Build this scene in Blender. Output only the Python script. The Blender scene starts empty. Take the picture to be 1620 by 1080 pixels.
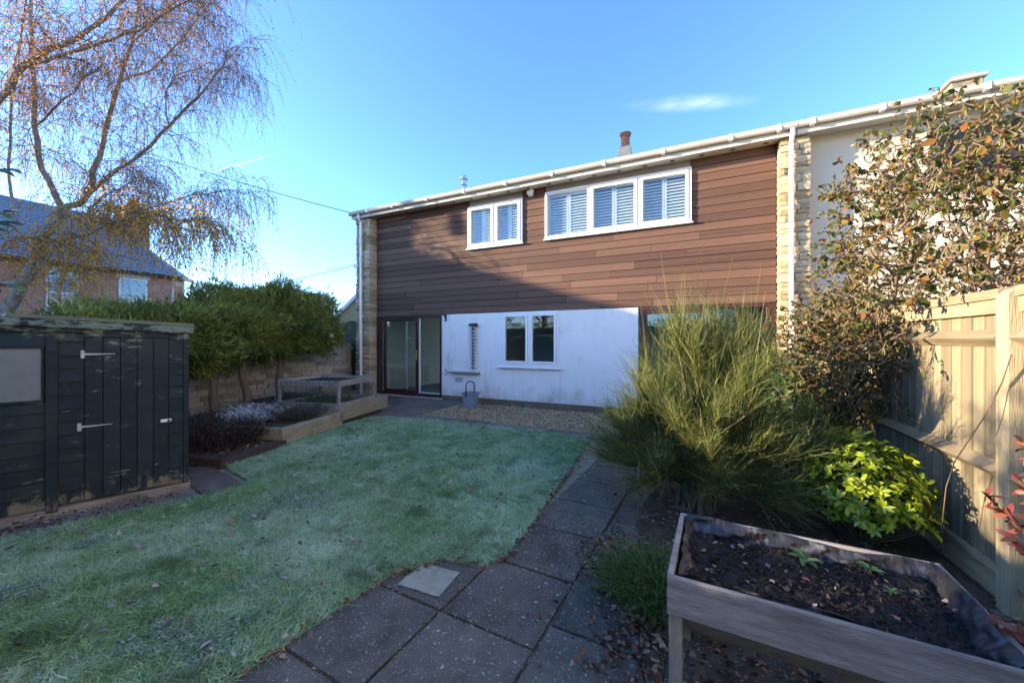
import bpy, bmesh, math, random
import numpy as np
from mathutils import Matrix, Vector
random.seed(7); rng = np.random.default_rng(11)
S = bpy.context.scene
COL = S.collection
R_ = math.radians

# ------------------------------------------------------------------ camera, sky, sun, exposure
YAW = math.atan(286/600); CAMH = 1.5
FW = (-math.sin(YAW), math.cos(YAW)); RT = (math.cos(YAW), math.sin(YAW))
cam_d = bpy.data.cameras.new('camera'); cam = bpy.data.objects.new('camera', cam_d); COL.objects.link(cam)
cam_d.sensor_width = 36; cam_d.lens = 36*600/1620; cam_d.clip_start = .05; cam_d.clip_end = 3000
cam.location = (0, 0, CAMH); cam.rotation_euler = (R_(90), 0, YAW)
S.camera = cam
SUN_AZ = 68.0      # degrees from -Y towards -X
SUN_EL = 11.0
sd = Vector((-math.sin(R_(SUN_AZ))*math.cos(R_(SUN_EL)), -math.cos(R_(SUN_AZ))*math.cos(R_(SUN_EL)), math.sin(R_(SUN_EL))))
W = bpy.data.worlds.new('World'); S.world = W; W.use_nodes = True
nt = W.node_tree; nt.nodes.clear()
wo = nt.nodes.new('ShaderNodeOutputWorld'); bg = nt.nodes.new('ShaderNodeBackground')
sky = nt.nodes.new('ShaderNodeTexSky'); sky.sky_type = 'NISHITA'; sky.sun_disc = False
sky.sun_elevation = R_(SUN_EL); sky.sun_rotation = math.atan2(sd.x, sd.y)
sky.altitude = 60; sky.air_density = 0.75; sky.dust_density = 0.3; sky.ozone_density = 6.0
bg.inputs[1].default_value = 0.15
nt.links.new(bg.outputs[0], wo.inputs[0])

def raydir(px, py):
    l = (px-810)/600; v = Vector((FW[0]+RT[0]*l, FW[1]+RT[1]*l, (540-py)/600)); return v.normalized()
# two thin clouds high in the sky: a wisp and a short vapour trail, laid out by compass direction
tc = nt.nodes.new('ShaderNodeTexCoord')
def wmath(op, a, b=None, clamp=False):
    n = nt.nodes.new('ShaderNodeMath'); n.operation = op; n.use_clamp = clamp
    for i, v in enumerate((a, b)):
        if v is None: continue
        if isinstance(v, (int, float)): n.inputs[i].default_value = v
        else: nt.links.new(v, n.inputs[i])
    return n.outputs[0]
def wdot(vec):
    n = nt.nodes.new('ShaderNodeVectorMath'); n.operation = 'DOT_PRODUCT'
    nt.links.new(tc.outputs['Generated'], n.inputs[0]); n.inputs[1].default_value = vec; return n.outputs['Value']
def streak(p0, p1, width, soft, noise_scale, amount):
    a, b = raydir(*p0), raydir(*p1); c = (a+b).normalized(); x = (b-a).normalized(); y = c.cross(x).normalized()
    hl = (b-a).length/2
    dx = wmath('DIVIDE', wdot(x), hl); dy = wmath('DIVIDE', wdot(y), width)
    front = wmath('GREATER_THAN', wdot(c), 0.3)
    g = wmath('ADD', wmath('POWER', wmath('ABSOLUTE', dx), soft), wmath('MULTIPLY', dy, dy))
    fall = wmath('SUBTRACT', 1.0, g, True)
    nz = nt.nodes.new('ShaderNodeTexNoise'); nz.inputs['Scale'].default_value = noise_scale; nz.inputs['Detail'].default_value = 5
    mp = nt.nodes.new('ShaderNodeMapping'); mp.inputs['Scale'].default_value = (1, 1, 3.5)
    nt.links.new(tc.outputs['Generated'], mp.inputs[0]); nt.links.new(mp.outputs[0], nz.inputs['Vector'])
    n2 = wmath('MULTIPLY', wmath('SUBTRACT', nz.outputs[0], .25, True), 2.0)
    return wmath('MULTIPLY', wmath('MULTIPLY', wmath('MULTIPLY', wmath('MULTIPLY', fall, fall), n2), front), amount, True)
cl = wmath('MAXIMUM', wmath('MAXIMUM', streak((440, 478), (700, 440), .022, 2, 10, .22), streak((150, 470), (520, 452), .03, 2, 6, .2)), wmath('MAXIMUM', streak((975, 170), (1225, 156), .020, 2, 16, .17), streak((325, 276), (436, 243), .0024, 4, 30, .3)))
hz = nt.nodes.new('ShaderNodeMixRGB'); hz.inputs[2].default_value = (3.6, 3.9, 4.4, 1)
nt.links.new(cl, hz.inputs[0]); nt.links.new(sky.outputs[0], hz.inputs[1]); nt.links.new(hz.outputs[0], bg.inputs[0])

sl = bpy.data.lights.new('sun', 'SUN'); so = bpy.data.objects.new('sun', sl); COL.objects.link(so)
sl.energy = 2.7; sl.angle = R_(0.5); sl.color = (1.0, .84, .64)
so.rotation_euler = sd.to_track_quat('Z', 'Y').to_euler(); so.location = (-20, -10, 15)
S.view_settings.view_transform = 'Standard'; S.view_settings.look = 'None'
S.view_settings.exposure = 2.65; S.view_settings.gamma = 1.0
S.view_settings.use_white_balance = True; S.view_settings.white_balance_temperature = 7700; S.view_settings.white_balance_tint = 14   # camera balanced for the shade
S.render.engine = 'CYCLES'
S.cycles.max_bounces = 8; S.cycles.transparent_max_bounces = 12; S.cycles.use_denoising = True

# ------------------------------------------------------------------ helpers
RM = {}
def at(px, py, d):
    l = (px-810)/600; return Vector(((FW[0]+RT[0]*l)*d, (FW[1]+RT[1]*l)*d, CAMH+(540-py)/600*d))
def tag(o, label=None, cat=None, group=None, kind=None):
    if label: o['label'] = label
    if cat: o['category'] = cat
    if group: o['group'] = group
    if kind: o['kind'] = kind
    return o
def thing(name, label, cat, loc=(0, 0, 0), rz=0, group=None):
    o = bpy.data.objects.new(name, None); COL.objects.link(o); o.empty_display_size = .2
    o.location = loc; o.rotation_euler = (0, 0, rz); RM[o] = Matrix.Translation(loc) @ Matrix.Rotation(rz, 4, 'Z')
    return tag(o, label, cat, group)
def link(name, me, mat, parent=None, smooth=False):
    o = bpy.data.objects.new(name, me); COL.objects.link(o)
    if mat is not None and not me.materials: me.materials.append(mat)
    if parent is not None: o.parent = parent; RM[o] = RM[parent]
    else: RM[o] = Matrix.Identity(4)
    if smooth: me.shade_smooth()
    return o
class MB:
    """collects boxes, bars, tubes in WORLD coordinates (or local with local=True) and links them as one mesh"""
    def __init__(s, M=None): s.v = []; s.f = []; s.M = M
    def add(s, vs, fs):
        n = len(s.v)
        s.v += [tuple(s.M @ Vector(q)) if s.M else tuple(q) for q in vs]
        s.f += [tuple(i+n for i in q) for q in fs]; return s
    def box(s, a, b):
        (x0, y0, z0), (x1, y1, z1) = a, b
        return s.add([(x0,y0,z0),(x1,y0,z0),(x1,y1,z0),(x0,y1,z0),(x0,y0,z1),(x1,y0,z1),(x1,y1,z1),(x0,y1,z1)],
                     [(0,3,2,1),(4,5,6,7),(0,1,5,4),(1,2,6,5),(2,3,7,6),(3,0,4,7)])
    def hexa(s, p): return s.add(p, [(0,3,2,1),(4,5,6,7),(0,1,5,4),(1,2,6,5),(2,3,7,6),(3,0,4,7)])
    def bar(s, a, b, w, h=None, up=(0, 0, 1)):
        a, b = Vector(a), Vector(b); h = h or w; d = (b-a).normalized(); u = Vector(up)
        x = d.cross(u)
        if x.length < 1e-4: x = d.cross(Vector((1, 0, 0)))
        x.normalize(); y = x.cross(d); x *= w/2; y *= h/2
        return s.hexa([a-x-y, a+x-y, b+x-y, b-x-y, a-x+y, a+x+y, b+x+y, b-x+y])
    def tube(s, path, r, n=6, cap=True):
        path = [Vector(p) for p in path]; m = len(path)
        rr = r if hasattr(r, '__len__') else [r]*m
        vs = []; fs = []; ref = Vector((.31, .17, .93))
        for i, p in enumerate(path):
            d = (path[min(i+1, m-1)]-path[max(i-1, 0)]).normalized()
            x = d.cross(ref)
            if x.length < .05: x = d.cross(Vector((1, 0, 0)))
            x.normalize(); y = d.cross(x)
            for k in range(n):
                a = 2*math.pi*k/n; vs.append(p+(x*math.cos(a)+y*math.sin(a))*rr[i])
        for i in range(m-1):
            for k in range(n):
                k2 = (k+1) % n; fs.append((i*n+k, i*n+k2, (i+1)*n+k2, (i+1)*n+k))
        if cap: fs += [tuple(range(n))[::-1], tuple((m-1)*n+k for k in range(n))]
        return s.add(vs, fs)
    def lathe(s, c, prof, n=16):
        vs = []; fs = []; m = len(prof)
        for r, z in prof:
            for k in range(n):
                a = 2*math.pi*k/n; vs.append((c[0]+r*math.cos(a), c[1]+r*math.sin(a), c[2]+z))
        for i in range(m-1):
            for k in range(n):
                k2 = (k+1) % n; fs.append((i*n+k, i*n+k2, (i+1)*n+k2, (i+1)*n+k))
        fs += [tuple(range(n))[::-1], tuple((m-1)*n+k for k in range(n))]
        return s.add(vs, fs)
    def poly(s, pts, th):   # vertical extrude of a ground polygon (z at top), thickness down
        n = len(pts); vs = [Vector(p) for p in pts]+[Vector((p[0], p[1], p[2]-th)) for p in pts]
        return s.add(vs, [tuple(range(n)), tuple(range(2*n-1, n-1, -1))]+[(i, i+n, (i+1) % n+n, (i+1) % n) for i in range(n)])
    def mesh(s, name, M=None):
        me = bpy.data.meshes.new(name)
        vs = [tuple(M @ Vector(q)) for q in s.v] if M else s.v
        me.from_pydata(vs, [], s.f); me.update(); return me
    def build(s, name, mat, parent=None, bevel=0, smooth=False, fix=True):
        M = RM[parent].inverted() if (parent is not None and not s.M) else None
        me = s.mesh(name, M)
        if bevel or fix:
            bm = bmesh.new(); bm.from_mesh(me)
            if fix: bmesh.ops.recalc_face_normals(bm, faces=bm.faces)
            if bevel: bmesh.ops.bevel(bm, geom=bm.edges[:], offset=bevel, segments=1, affect='EDGES')
            bm.to_mesh(me); bm.free()
        return link(name, me, mat, parent, smooth)
def piece(name, me, parent, loc, scale=(1, 1, 1), rot=(0, 0, 0)):
    """a copy of a small shared mesh placed in WORLD coordinates under its parent"""
    o = bpy.data.objects.new(name, me); COL.objects.link(o)
    from mathutils import Euler
    Wm = Matrix.Translation(loc) @ Euler(rot).to_matrix().to_4x4() @ Matrix.Diagonal((*scale, 1))
    o.parent = parent; o.matrix_basis = RM[parent].inverted() @ Wm; RM[o] = Wm
    return o
def npmesh(name, V, quads=None, tris=None, mat=None, parent=None, rnd=None, smooth=False):
    V = np.asarray(V, dtype=np.float32)
    if parent is not None:
        Mi = np.array(RM[parent].inverted()); V = (V @ Mi[:3, :3].T+Mi[:3, 3]).astype(np.float32)
    q = np.zeros((0, 4), np.int32) if quads is None else np.asarray(quads, np.int32)
    t = np.zeros((0, 3), np.int32) if tris is None else np.asarray(tris, np.int32)
    me = bpy.data.meshes.new(name); me.vertices.add(len(V)); me.vertices.foreach_set('co', V.ravel())
    nl = q.size+t.size; me.loops.add(nl); me.loops.foreach_set('vertex_index', np.concatenate([q.ravel(), t.ravel()]))
    st = np.concatenate([np.arange(len(q))*4, q.size+np.arange(len(t))*3]).astype(np.int32)
    me.polygons.add(len(st)); me.polygons.foreach_set('loop_start', st)
    me.update(calc_edges=True)
    if rnd is not None:
        a = me.attributes.new('rnd', 'FLOAT', 'POINT'); a.data.foreach_set('value', np.asarray(rnd, np.float32))
    return link(name, me, mat, parent, smooth)
def unit(v): return v/np.maximum(np.linalg.norm(v, axis=-1, keepdims=True), 1e-9)
LEAF_T = {   # along, across, up ; faces
 'diamond': (np.array([(0,0,0),(.45,.5,.06),(1,0,-.08),(.45,-.5,.06)]), [(0,1,2,3)], []),
 'oval': (np.array([(0,0,0),(.3,.42,.08),(.68,.40,.05),(1,0,-.12),(.68,-.40,.05),(.3,-.42,.08),(.5,0,-.02)]), [(0,1,2,6),(6,2,3,4),(0,6,4,5)], []),
 'curl': (np.array([(0,0,0),(.3,.40,.22),(.7,.36,.28),(1,0,.12),(.7,-.36,.16),(.3,-.42,.10),(.5,0,-.04)]), [(0,1,2,6),(6,2,3,4),(0,6,4,5)], []),
 'spray': (np.array([(0,0,0),(.35,.5,0),(.45,.12,.03),(.75,.38,0),(1,0,0),(.75,-.38,0),(.45,-.12,.03),(.35,-.5,0)]), [(0,1,2,6),(0,2,6,7)][:1]+[(2,3,4,6),(6,4,5,6)][:1], [(0,6,7),(6,4,5)]),
}
def leaves(name, P, A, N, L, Wd, mat, parent=None, shape='diamond', rnd=None):
    """one mesh of many leaf-sized faces: P position, A direction, N face normal, L length, Wd width"""
    T, fq, ft = LEAF_T[shape]; P = np.asarray(P, float); A = unit(np.asarray(A, float)); n = len(P)
    B = unit(np.cross(np.asarray(N, float), A)); U = np.cross(A, B)
    L = np.broadcast_to(np.asarray(L, float), (n,)); Wd = np.broadcast_to(np.asarray(Wd, float), (n,))
    k = len(T)
    V = P[:, None]+A[:, None]*(T[None, :, 0:1]*L[:, None, None])+B[:, None]*(T[None, :, 1:2]*Wd[:, None, None])+U[:, None]*(T[None, :, 2:3]*L[:, None, None])
    off = (np.arange(n)*k)[:, None, None]
    Q = (np.array(fq)[None]+off).reshape(-1, 4) if fq else None
    Tt = (np.array(ft)[None]+off).reshape(-1, 3) if ft else None
    r = rng.random(n) if rnd is None else rnd
    return npmesh(name, V.reshape(-1, 3), Q, Tt, mat, parent, np.repeat(r, k))
def blades(name, P, D, BEND, L, w, mat, parent=None, seg=3, rnd=None):
    """ribbons that start at P, run along D and bend by BEND; width tapers"""
    n = len(P); t = np.linspace(0, 1, seg+1)
    side = unit(np.cross(D, rng.normal(size=(n, 3))))
    pts = P[:, None]+D[:, None]*(t[None, :, None]*L[:, None, None])+BEND[:, None]*((t**2)[None, :, None]*L[:, None, None])
    wd = (np.broadcast_to(np.asarray(w, float), (n,)))[:, None]*(1-.8*t)[None]
    Vl = pts-side[:, None]*wd[..., None]/2; Vr = pts+side[:, None]*wd[..., None]/2
    V = np.stack([Vl, Vr], 2).reshape(n, -1, 3); k = (seg+1)*2
    fq = np.array([(2*i, 2*i+1, 2*i+3, 2*i+2) for i in range(seg)])
    Q = (fq[None]+(np.arange(n)*k)[:, None, None]).reshape(-1, 4)
    r = rng.random(n) if rnd is None else rnd
    return npmesh(name, V.reshape(-1, 3), Q, None, mat, parent, np.repeat(r, k))

# ------------------------------------------------------------------ materials
def mat(name, cols, scale=6, rough=.75, bump=0., bscale=60, stretch=(1, 1, 1), rand=0., detail=6, attr=False, trans=0., spec=.3, metal=0., fine=.12, coord='Object', contrast=(.3, .7), bstretch=None):
    """procedural surface: colour ramp over noise (+ random per piece / per leaf), fine grain, bump"""
    m = bpy.data.materials.new(name); m.use_nodes = True; t = m.node_tree; b = t.nodes['Principled BSDF']; L = t.links
    b.inputs['Roughness'].default_value = rough; b.inputs['Specular IOR Level'].default_value = spec; b.inputs['Metallic'].default_value = metal
    co = t.nodes.new('ShaderNodeTexCoord'); mp = t.nodes.new('ShaderNodeMapping'); mp.inputs['Scale'].default_value = stretch
    L.new(co.outputs[coord], mp.inputs[0])
    oi = t.nodes.new('ShaderNodeObjectInfo')
    nz = t.nodes.new('ShaderNodeTexNoise'); nz.noise_dimensions = '4D'; nz.inputs['Scale'].default_value = scale; nz.inputs['Detail'].default_value = detail
    nz.inputs['Roughness'].default_value = .62
    L.new(mp.outputs[0], nz.inputs['Vector'])
    mw = t.nodes.new('ShaderNodeMath'); mw.operation = 'MULTIPLY'; mw.inputs[1].default_value = 13. if rand else 0.
    L.new(oi.outputs['Random'], mw.inputs[0]); L.new(mw.outputs[0], nz.inputs['W'])
    fac = nz.outputs[0]
    def mth(op, a, bb):
        n = t.nodes.new('ShaderNodeMath'); n.operation = op
        for i, v in enumerate((a, bb)):
            if isinstance(v, (int, float)): n.inputs[i].default_value = v
            else: L.new(v, n.inputs[i])
        return n.outputs[0]
    if rand:
        fac = mth('ADD', fac, mth('MULTIPLY', mth('SUBTRACT', oi.outputs['Random'], .5), rand))
    if attr:
        at_ = t.nodes.new('ShaderNodeAttribute'); at_.attribute_name = 'rnd'
        fac = mth('ADD', mth('MULTIPLY', fac, 1-attr), mth('MULTIPLY', at_.outputs['Fac'], attr))
    cr = t.nodes.new('ShaderNodeValToRGB'); e = cr.color_ramp.elements
    n = len(cols); lo, hi = (contrast if not attr or attr < .9 else (.05, .95))
    for i, c in enumerate(cols):
        p = lo+(hi-lo)*i/(n-1) if n > 1 else .5
        if i < 2: e[i].position = p; e[i].color = (*c, 1)
        else: x = e.new(p); x.color = (*c, 1)
    L.new(fac, cr.inputs[0]); colr = cr.outputs[0]
    if fine:
        f = t.nodes.new('ShaderNodeTexNoise'); f.inputs['Scale'].default_value = bscale; f.inputs['Detail'].default_value = 4
        mp2 = t.nodes.new('ShaderNodeMapping'); mp2.inputs['Scale'].default_value = bstretch or stretch
        L.new(co.outputs[coord], mp2.inputs[0]); L.new(mp2.outputs[0], f.inputs['Vector'])
        hs = t.nodes.new('ShaderNodeHueSaturation'); L.new(colr, hs.inputs['Color'])
        L.new(mth('ADD', 1-fine*2, mth('MULTIPLY', f.outputs[0], fine*4)), hs.inputs['Value']); colr = hs.outputs[0]
        if bump:
            bp = t.nodes.new('ShaderNodeBump'); bp.inputs['Strength'].default_value = bump; bp.inputs['Distance'].default_value = .01
            L.new(f.outputs[0], bp.inputs['Height']); L.new(bp.outputs[0], b.inputs['Normal'])
    L.new(colr, b.inputs['Base Color'])
    m['_col'] = 0
    if trans:
        tr = t.nodes.new('ShaderNodeBsdfTranslucent'); L.new(colr, tr.inputs[0])
        mx = t.nodes.new('ShaderNodeMixShader'); mx.inputs[0].default_value = trans
        L.new(b.outputs[0], mx.inputs[1]); L.new(tr.outputs[0], mx.inputs[2]); L.new(mx.outputs[0], t.nodes['Material Output'].inputs[0])
    return m
def overlay(m, col, scale, lo, hi, stretch=(1, 1, 1), zmask=None, coord='Object', amount=1.0, seed=0.):
    """patchy second colour (chips, algae, frost, moss) on top of a material made by mat()"""
    t = m.node_tree; b = t.nodes['Principled BSDF']; L = t.links
    src = b.inputs['Base Color'].links[0].from_socket
    co = t.nodes.new('ShaderNodeTexCoord'); mp = t.nodes.new('ShaderNodeMapping'); mp.inputs['Scale'].default_value = stretch; mp.inputs['Location'].default_value = (seed, seed*.7, seed*1.3)
    if coord == 'World': ge = t.nodes.new('ShaderNodeNewGeometry'); L.new(ge.outputs['Position'], mp.inputs[0])
    else: L.new(co.outputs[coord], mp.inputs[0])
    nz = t.nodes.new('ShaderNodeTexNoise'); nz.inputs['Scale'].default_value = scale; nz.inputs['Detail'].default_value = 7; nz.inputs['Roughness'].default_value = .65
    L.new(mp.outputs[0], nz.inputs['Vector'])
    mr = t.nodes.new('ShaderNodeMapRange'); mr.inputs[1].default_value = lo; mr.inputs[2].default_value = hi; L.new(nz.outputs[0], mr.inputs[0])
    fac = mr.outputs[0]
    if zmask:
        sx = t.nodes.new('ShaderNodeSeparateXYZ'); L.new(co.outputs[coord], sx.inputs[0])
        m2 = t.nodes.new('ShaderNodeMapRange'); m2.inputs[1].default_value = zmask[0]; m2.inputs[2].default_value = zmask[1]
        m2.inputs[3].default_value = 0; m2.inputs[4].default_value = zmask[2] if len(zmask) > 2 else .3; L.new(sx.outputs[2], m2.inputs[0])
        ad = t.nodes.new('ShaderNodeMath'); ad.operation = 'ADD'; L.new(nz.outputs[0], ad.inputs[0]); L.new(m2.outputs[0], ad.inputs[1]); L.new(ad.outputs[0], mr.inputs[0])
    am = t.nodes.new('ShaderNodeMath'); am.operation = 'MULTIPLY'; am.inputs[1].default_value = amount; L.new(fac, am.inputs[0])
    mx = t.nodes.new('ShaderNodeMixRGB'); mx.inputs[2].default_value = (*col, 1)
    L.new(am.outputs[0], mx.inputs[0]); L.new(src, mx.inputs[1]); L.new(mx.outputs[0], b.inputs['Base Color'])
    for l in list(t.links):
        if l.to_node.bl_idname == 'ShaderNodeBsdfTranslucent' and l.from_socket == src: L.new(mx.outputs[0], l.to_socket)
    return m
def glass(name, tint=(.9, .95, .95), refl=.12):
    m = bpy.data.materials.new(name); m.use_nodes = True; t = m.node_tree; t.nodes.remove(t.nodes['Principled BSDF'])
    tr = t.nodes.new('ShaderNodeBsdfTransparent'); tr.inputs[0].default_value = (*tint, 1)
    gl = t.nodes.new('ShaderNodeBsdfGlossy'); gl.inputs['Roughness'].default_value = .01; gl.inputs[0].default_value = (1, 1, 1, 1)
    lw = t.nodes.new('ShaderNodeLayerWeight'); lw.inputs[0].default_value = .35
    a = t.nodes.new('ShaderNodeMath'); a.operation = 'MULTIPLY_ADD'; a.inputs[1].default_value = .42; a.inputs[2].default_value = refl
    nz = t.nodes.new('ShaderNodeTexNoise'); nz.inputs['Scale'].default_value = 1.5
    bp = t.nodes.new('ShaderNodeBump'); bp.inputs['Strength'].default_value = .03; t.links.new(nz.outputs[0], bp.inputs['Height']); t.links.new(bp.outputs[0], gl.inputs['Normal'])
    mx = t.nodes.new('ShaderNodeMixShader')
    t.links.new(lw.outputs['Fresnel'], a.inputs[0]); t.links.new(a.outputs[0], mx.inputs[0])
    t.links.new(tr.outputs[0], mx.inputs[1]); t.links.new(gl.outputs[0], mx.inputs[2]); t.links.new(mx.outputs[0], t.nodes['Material Output'].inputs[0])
    return m
def brickmat(name, c1, c2, mortar, rotz=True):
    m = mat(name, [c1, c2], 3, .9, .3, 40); t = m.node_tree; b = t.nodes['Principled BSDF']
    br = t.nodes.new('ShaderNodeTexBrick'); br.inputs['Scale'].default_value = 1; br.inputs['Brick Width'].default_value = .225; br.inputs['Row Height'].default_value = .075
    br.inputs['Mortar Size'].default_value = .007; br.inputs['Color1'].default_value = (*c1, 1); br.inputs['Color2'].default_value = (*c2, 1); br.inputs['Mortar'].default_value = (*mortar, 1)
    co = t.nodes.new('ShaderNodeTexCoord'); sp = t.nodes.new('ShaderNodeSeparateXYZ'); cb = t.nodes.new('ShaderNodeCombineXYZ')
    ad = t.nodes.new('ShaderNodeMath'); ad.operation = 'ADD'
    L = t.links; L.new(co.outputs['Object'], sp.inputs[0]); L.new(sp.outputs[0], ad.inputs[0]); L.new(sp.outputs[1], ad.inputs[1]); L.new(ad.outputs[0], cb.inputs[0]); L.new(sp.outputs[2], cb.inputs[1])
    L.new(cb.outputs[0], br.inputs['Vector']); L.new(br.outputs[0], b.inputs['Base Color']); return m

M = {}
M['render'] = overlay(mat('white_render', [(.74,.75,.74),(.81,.82,.81)], 1.5, .9, .5, 90, fine=.05), (.36,.34,.24), 2.6, .56, .92, (1,1,.6), (.55,.0,.30), amount=.75); overlay(M['render'], (.44,.46,.44), 3.5, .56, .80, (2.5,1,.35), amount=.45, seed=6)
M['plinth'] = mat('plinth', [(.12,.085,.06),(.22,.17,.12)], 5, .95, .4, 60)
M['board'] = mat('cladding_board', [(.066,.036,.026),(.116,.063,.044),(.165,.094,.066)], 2.2, .72, .25, 30, (.25,1,5), rand=.30, fine=.16, bstretch=(.6,1,14))
M['stone'] = overlay(mat('cotswold_stone', [(.30,.235,.14),(.46,.37,.23),(.52,.44,.31)], 5, .95, .9, 34, rand=.5, fine=.16), (.10,.10,.05), 6, .58, .75, amount=.55)
M['mortar'] = mat('mortar', [(.34,.30,.23),(.42,.38,.30)], 8, .95, .5, 60)
M['greystone'] = overlay(mat('grey_wall_stone', [(.28,.265,.225),(.42,.39,.33),(.52,.48,.41)], 5, .95, .9, 30, rand=.5), (.06,.07,.03), 4, .55, .72, amount=.6)
M['upvc'] = mat('white_upvc', [(.72,.73,.73),(.80,.80,.80)], 2, .35, .0, 40, fine=.02, spec=.5)
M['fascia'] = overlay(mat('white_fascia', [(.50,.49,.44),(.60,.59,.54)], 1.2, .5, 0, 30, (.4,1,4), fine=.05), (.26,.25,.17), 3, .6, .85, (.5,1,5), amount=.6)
M['gutter'] = overlay(mat('gutter_plastic', [(.42,.40,.34),(.54,.52,.46)], 2, .5, 0, 30, (.5,1,3), fine=.06), (.20,.19,.13), 4, .56, .8, (.5,1,3), amount=.6)
M['vent'] = mat('dark_vent', [(.02,.02,.02),(.04,.04,.04)], 5, .8)
M['glass'] = glass('window_glass', (.86,.92,.93), .035)
M['doorglass'] = glass('door_glass', (.84,.93,.91), .05)
M['shutter'] = mat('white_shutter', [(.70,.72,.74),(.80,.81,.82)], 3, .5, fine=.03)
M['brownframe'] = mat('brown_door_frame', [(.035,.014,.012),(.065,.026,.022)], 3, .4, .1, 40, (1,1,.3), fine=.1)
M['roomwall'] = mat('room_wall', [(.70,.73,.69),(.76,.79,.75)], 1, .9, fine=.02)
M['darkroom'] = mat('kitchen_wall', [(.30,.28,.26),(.36,.34,.32)], 1, .9, fine=.03)
M['carpet'] = mat('carpet', [(.24,.20,.16),(.32,.27,.22)], 40, .98, .3, 200)
M['brass'] = mat('brass', [(.55,.36,.10),(.65,.45,.14)], 8, .35, metal=.6)
M['steel'] = mat('galvanised', [(.45,.46,.47),(.60,.61,.62)], 6, .45, metal=.5, fine=.08)
M['black'] = mat('black_iron', [(.012,.012,.013),(.03,.03,.03)], 10, .55)
M['rooftile'] = mat('roof_tile', [(.09,.075,.065),(.16,.13,.11)], 3, .9, .5, 20)
M['slate'] = mat('slate', [(.19,.215,.26),(.28,.305,.36)], 2.5, .55, .4, 14, (1,1,6))
M['terracotta'] = mat('terracotta', [(.28,.10,.055),(.40,.16,.09)], 6, .9, .3, 40)
M['brick'] = brickmat('red_brick', (.44,.15,.085), (.54,.23,.13), (.40,.30,.24))
M['cream'] = mat('cream_stone', [(.50,.44,.34),(.60,.54,.44)], 3, .9)
M['buffstone'] = mat('buff_gable_stone', [(.36,.27,.15),(.50,.39,.23)], 4, .95, .6, 12, (1,1,2.2), fine=.2)
M['sashglass'] = mat('sash_glass', [(.14,.20,.21),(.30,.37,.38)], .8, .08, spec=.8, fine=.04)
M['shed'] = overlay(overlay(mat('shed_paint', [(.0030,.011,.017),(.0052,.0165,.024),(.0095,.025,.033)], 2.5, .6, .45, 26, (1.2,1.2,9), fine=.22, rand=.3), (.22,.26,.23), 4.5, .652, .685, (.7,.7,10), amount=.8), (.19,.17,.115), 5, .66, .76, (2.4,2.4,1), (.30,.0,.30), amount=.85)
overlay(M['shed'], (.17,.24,.19), 4, .62, .70, (1.5,1.5,4), (1.40,1.62,.15), amount=.8, seed=3); overlay(M['shed'], (.05,.065,.045), 1.5, .5, .8, (1,1,1), amount=.5, seed=8)
M['shedroof'] = overlay(mat('shed_roof_felt', [(.09,.10,.085),(.17,.18,.15)], 4, .95, .6, 50), (.12,.17,.08), 5, .5, .7, amount=.7)
M['shedpane'] = overlay(mat('dirty_plastic_pane', [(.15,.17,.17),(.22,.25,.25)], 2.5, .14, .05, 20, spec=.5, fine=.06), (.14,.14,.13), 5, .62, .8, amount=.5)
M['whitepaint'] = overlay(mat('chipped_white_hinge', [(.30,.34,.30),(.44,.48,.43)], 9, .6), (.12,.20,.15), 14, .58, .68, amount=.8)
M['oldwood'] = overlay(mat('weathered_grey_wood', [(.16,.14,.12),(.27,.245,.215),(.37,.345,.31)], 2.6, .85, .5, 24, (1.2,9,9), rand=.25, fine=.2, bstretch=(1,12,12)), (.42,.45,.47), 6, .60, .85, (1,4,4), amount=.35)
M['endwood'] = mat('weathered_post', [(.17,.15,.12),(.30,.27,.22)], 4, .9, .4, 30, (5,5,.8), rand=.2, fine=.18)
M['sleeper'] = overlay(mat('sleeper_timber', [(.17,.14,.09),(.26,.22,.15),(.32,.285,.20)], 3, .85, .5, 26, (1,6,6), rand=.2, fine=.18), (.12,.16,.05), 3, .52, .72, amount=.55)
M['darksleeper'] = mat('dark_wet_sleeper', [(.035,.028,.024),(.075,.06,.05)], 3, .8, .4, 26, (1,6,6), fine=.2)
M['fence'] = overlay(mat('fence_board', [(.20,.175,.115),(.31,.27,.175),(.42,.36,.23)], 2.4, .8, .5, 24, (6,6,.55), rand=.45, fine=.16, bstretch=(10,10,.5)), (.10,.11,.085), 2.2, .46, .66, (7,7,.45), amount=.6)
M['fencerail'] = mat('fence_rail', [(.20,.165,.105),(.36,.30,.195)], 3, .8, .4, 26, (6,.6,6), rand=.2, fine=.16)
M['gate'] = mat('green_gate_paint', [(.018,.055,.035),(.030,.080,.052)], 3, .6, .2, 30, (4,4,.6), rand=.2)
M['slab'] = overlay(overlay(overlay(mat('dark_aggregate_slab', [(.056,.052,.043),(.092,.086,.071),(.145,.133,.108)], 3, .82, .6, 140, rand=.2, fine=.25), (.19,.175,.13), 1.6, .50, .72, amount=.55, coord='World'), (.30,.285,.25), 75, .57, .62, amount=.7, coord='World'), (.56,.56,.53), 38, .635, .66, amount=.9, coord='World', seed=4)
M['oldslab'] = overlay(mat('brown_patio_slab', [(.095,.078,.062),(.15,.125,.10),(.19,.165,.135)], 3, .9, .5, 80, rand=.35, fine=.16), (.07,.085,.04), 3, .55, .75, amount=.6)
M['joint'] = mat('joint_soil', [(.13,.115,.08),(.28,.245,.175),(.12,.15,.07)], 9, .98, .6, 90)
M['pale'] = overlay(mat('frosted_slab', [(.27,.27,.20),(.37,.36,.29)], 9, .95, .5, 150, fine=.2), (.13,.12,.10), 11, .52, .7, amount=.7, coord='World')
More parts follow.
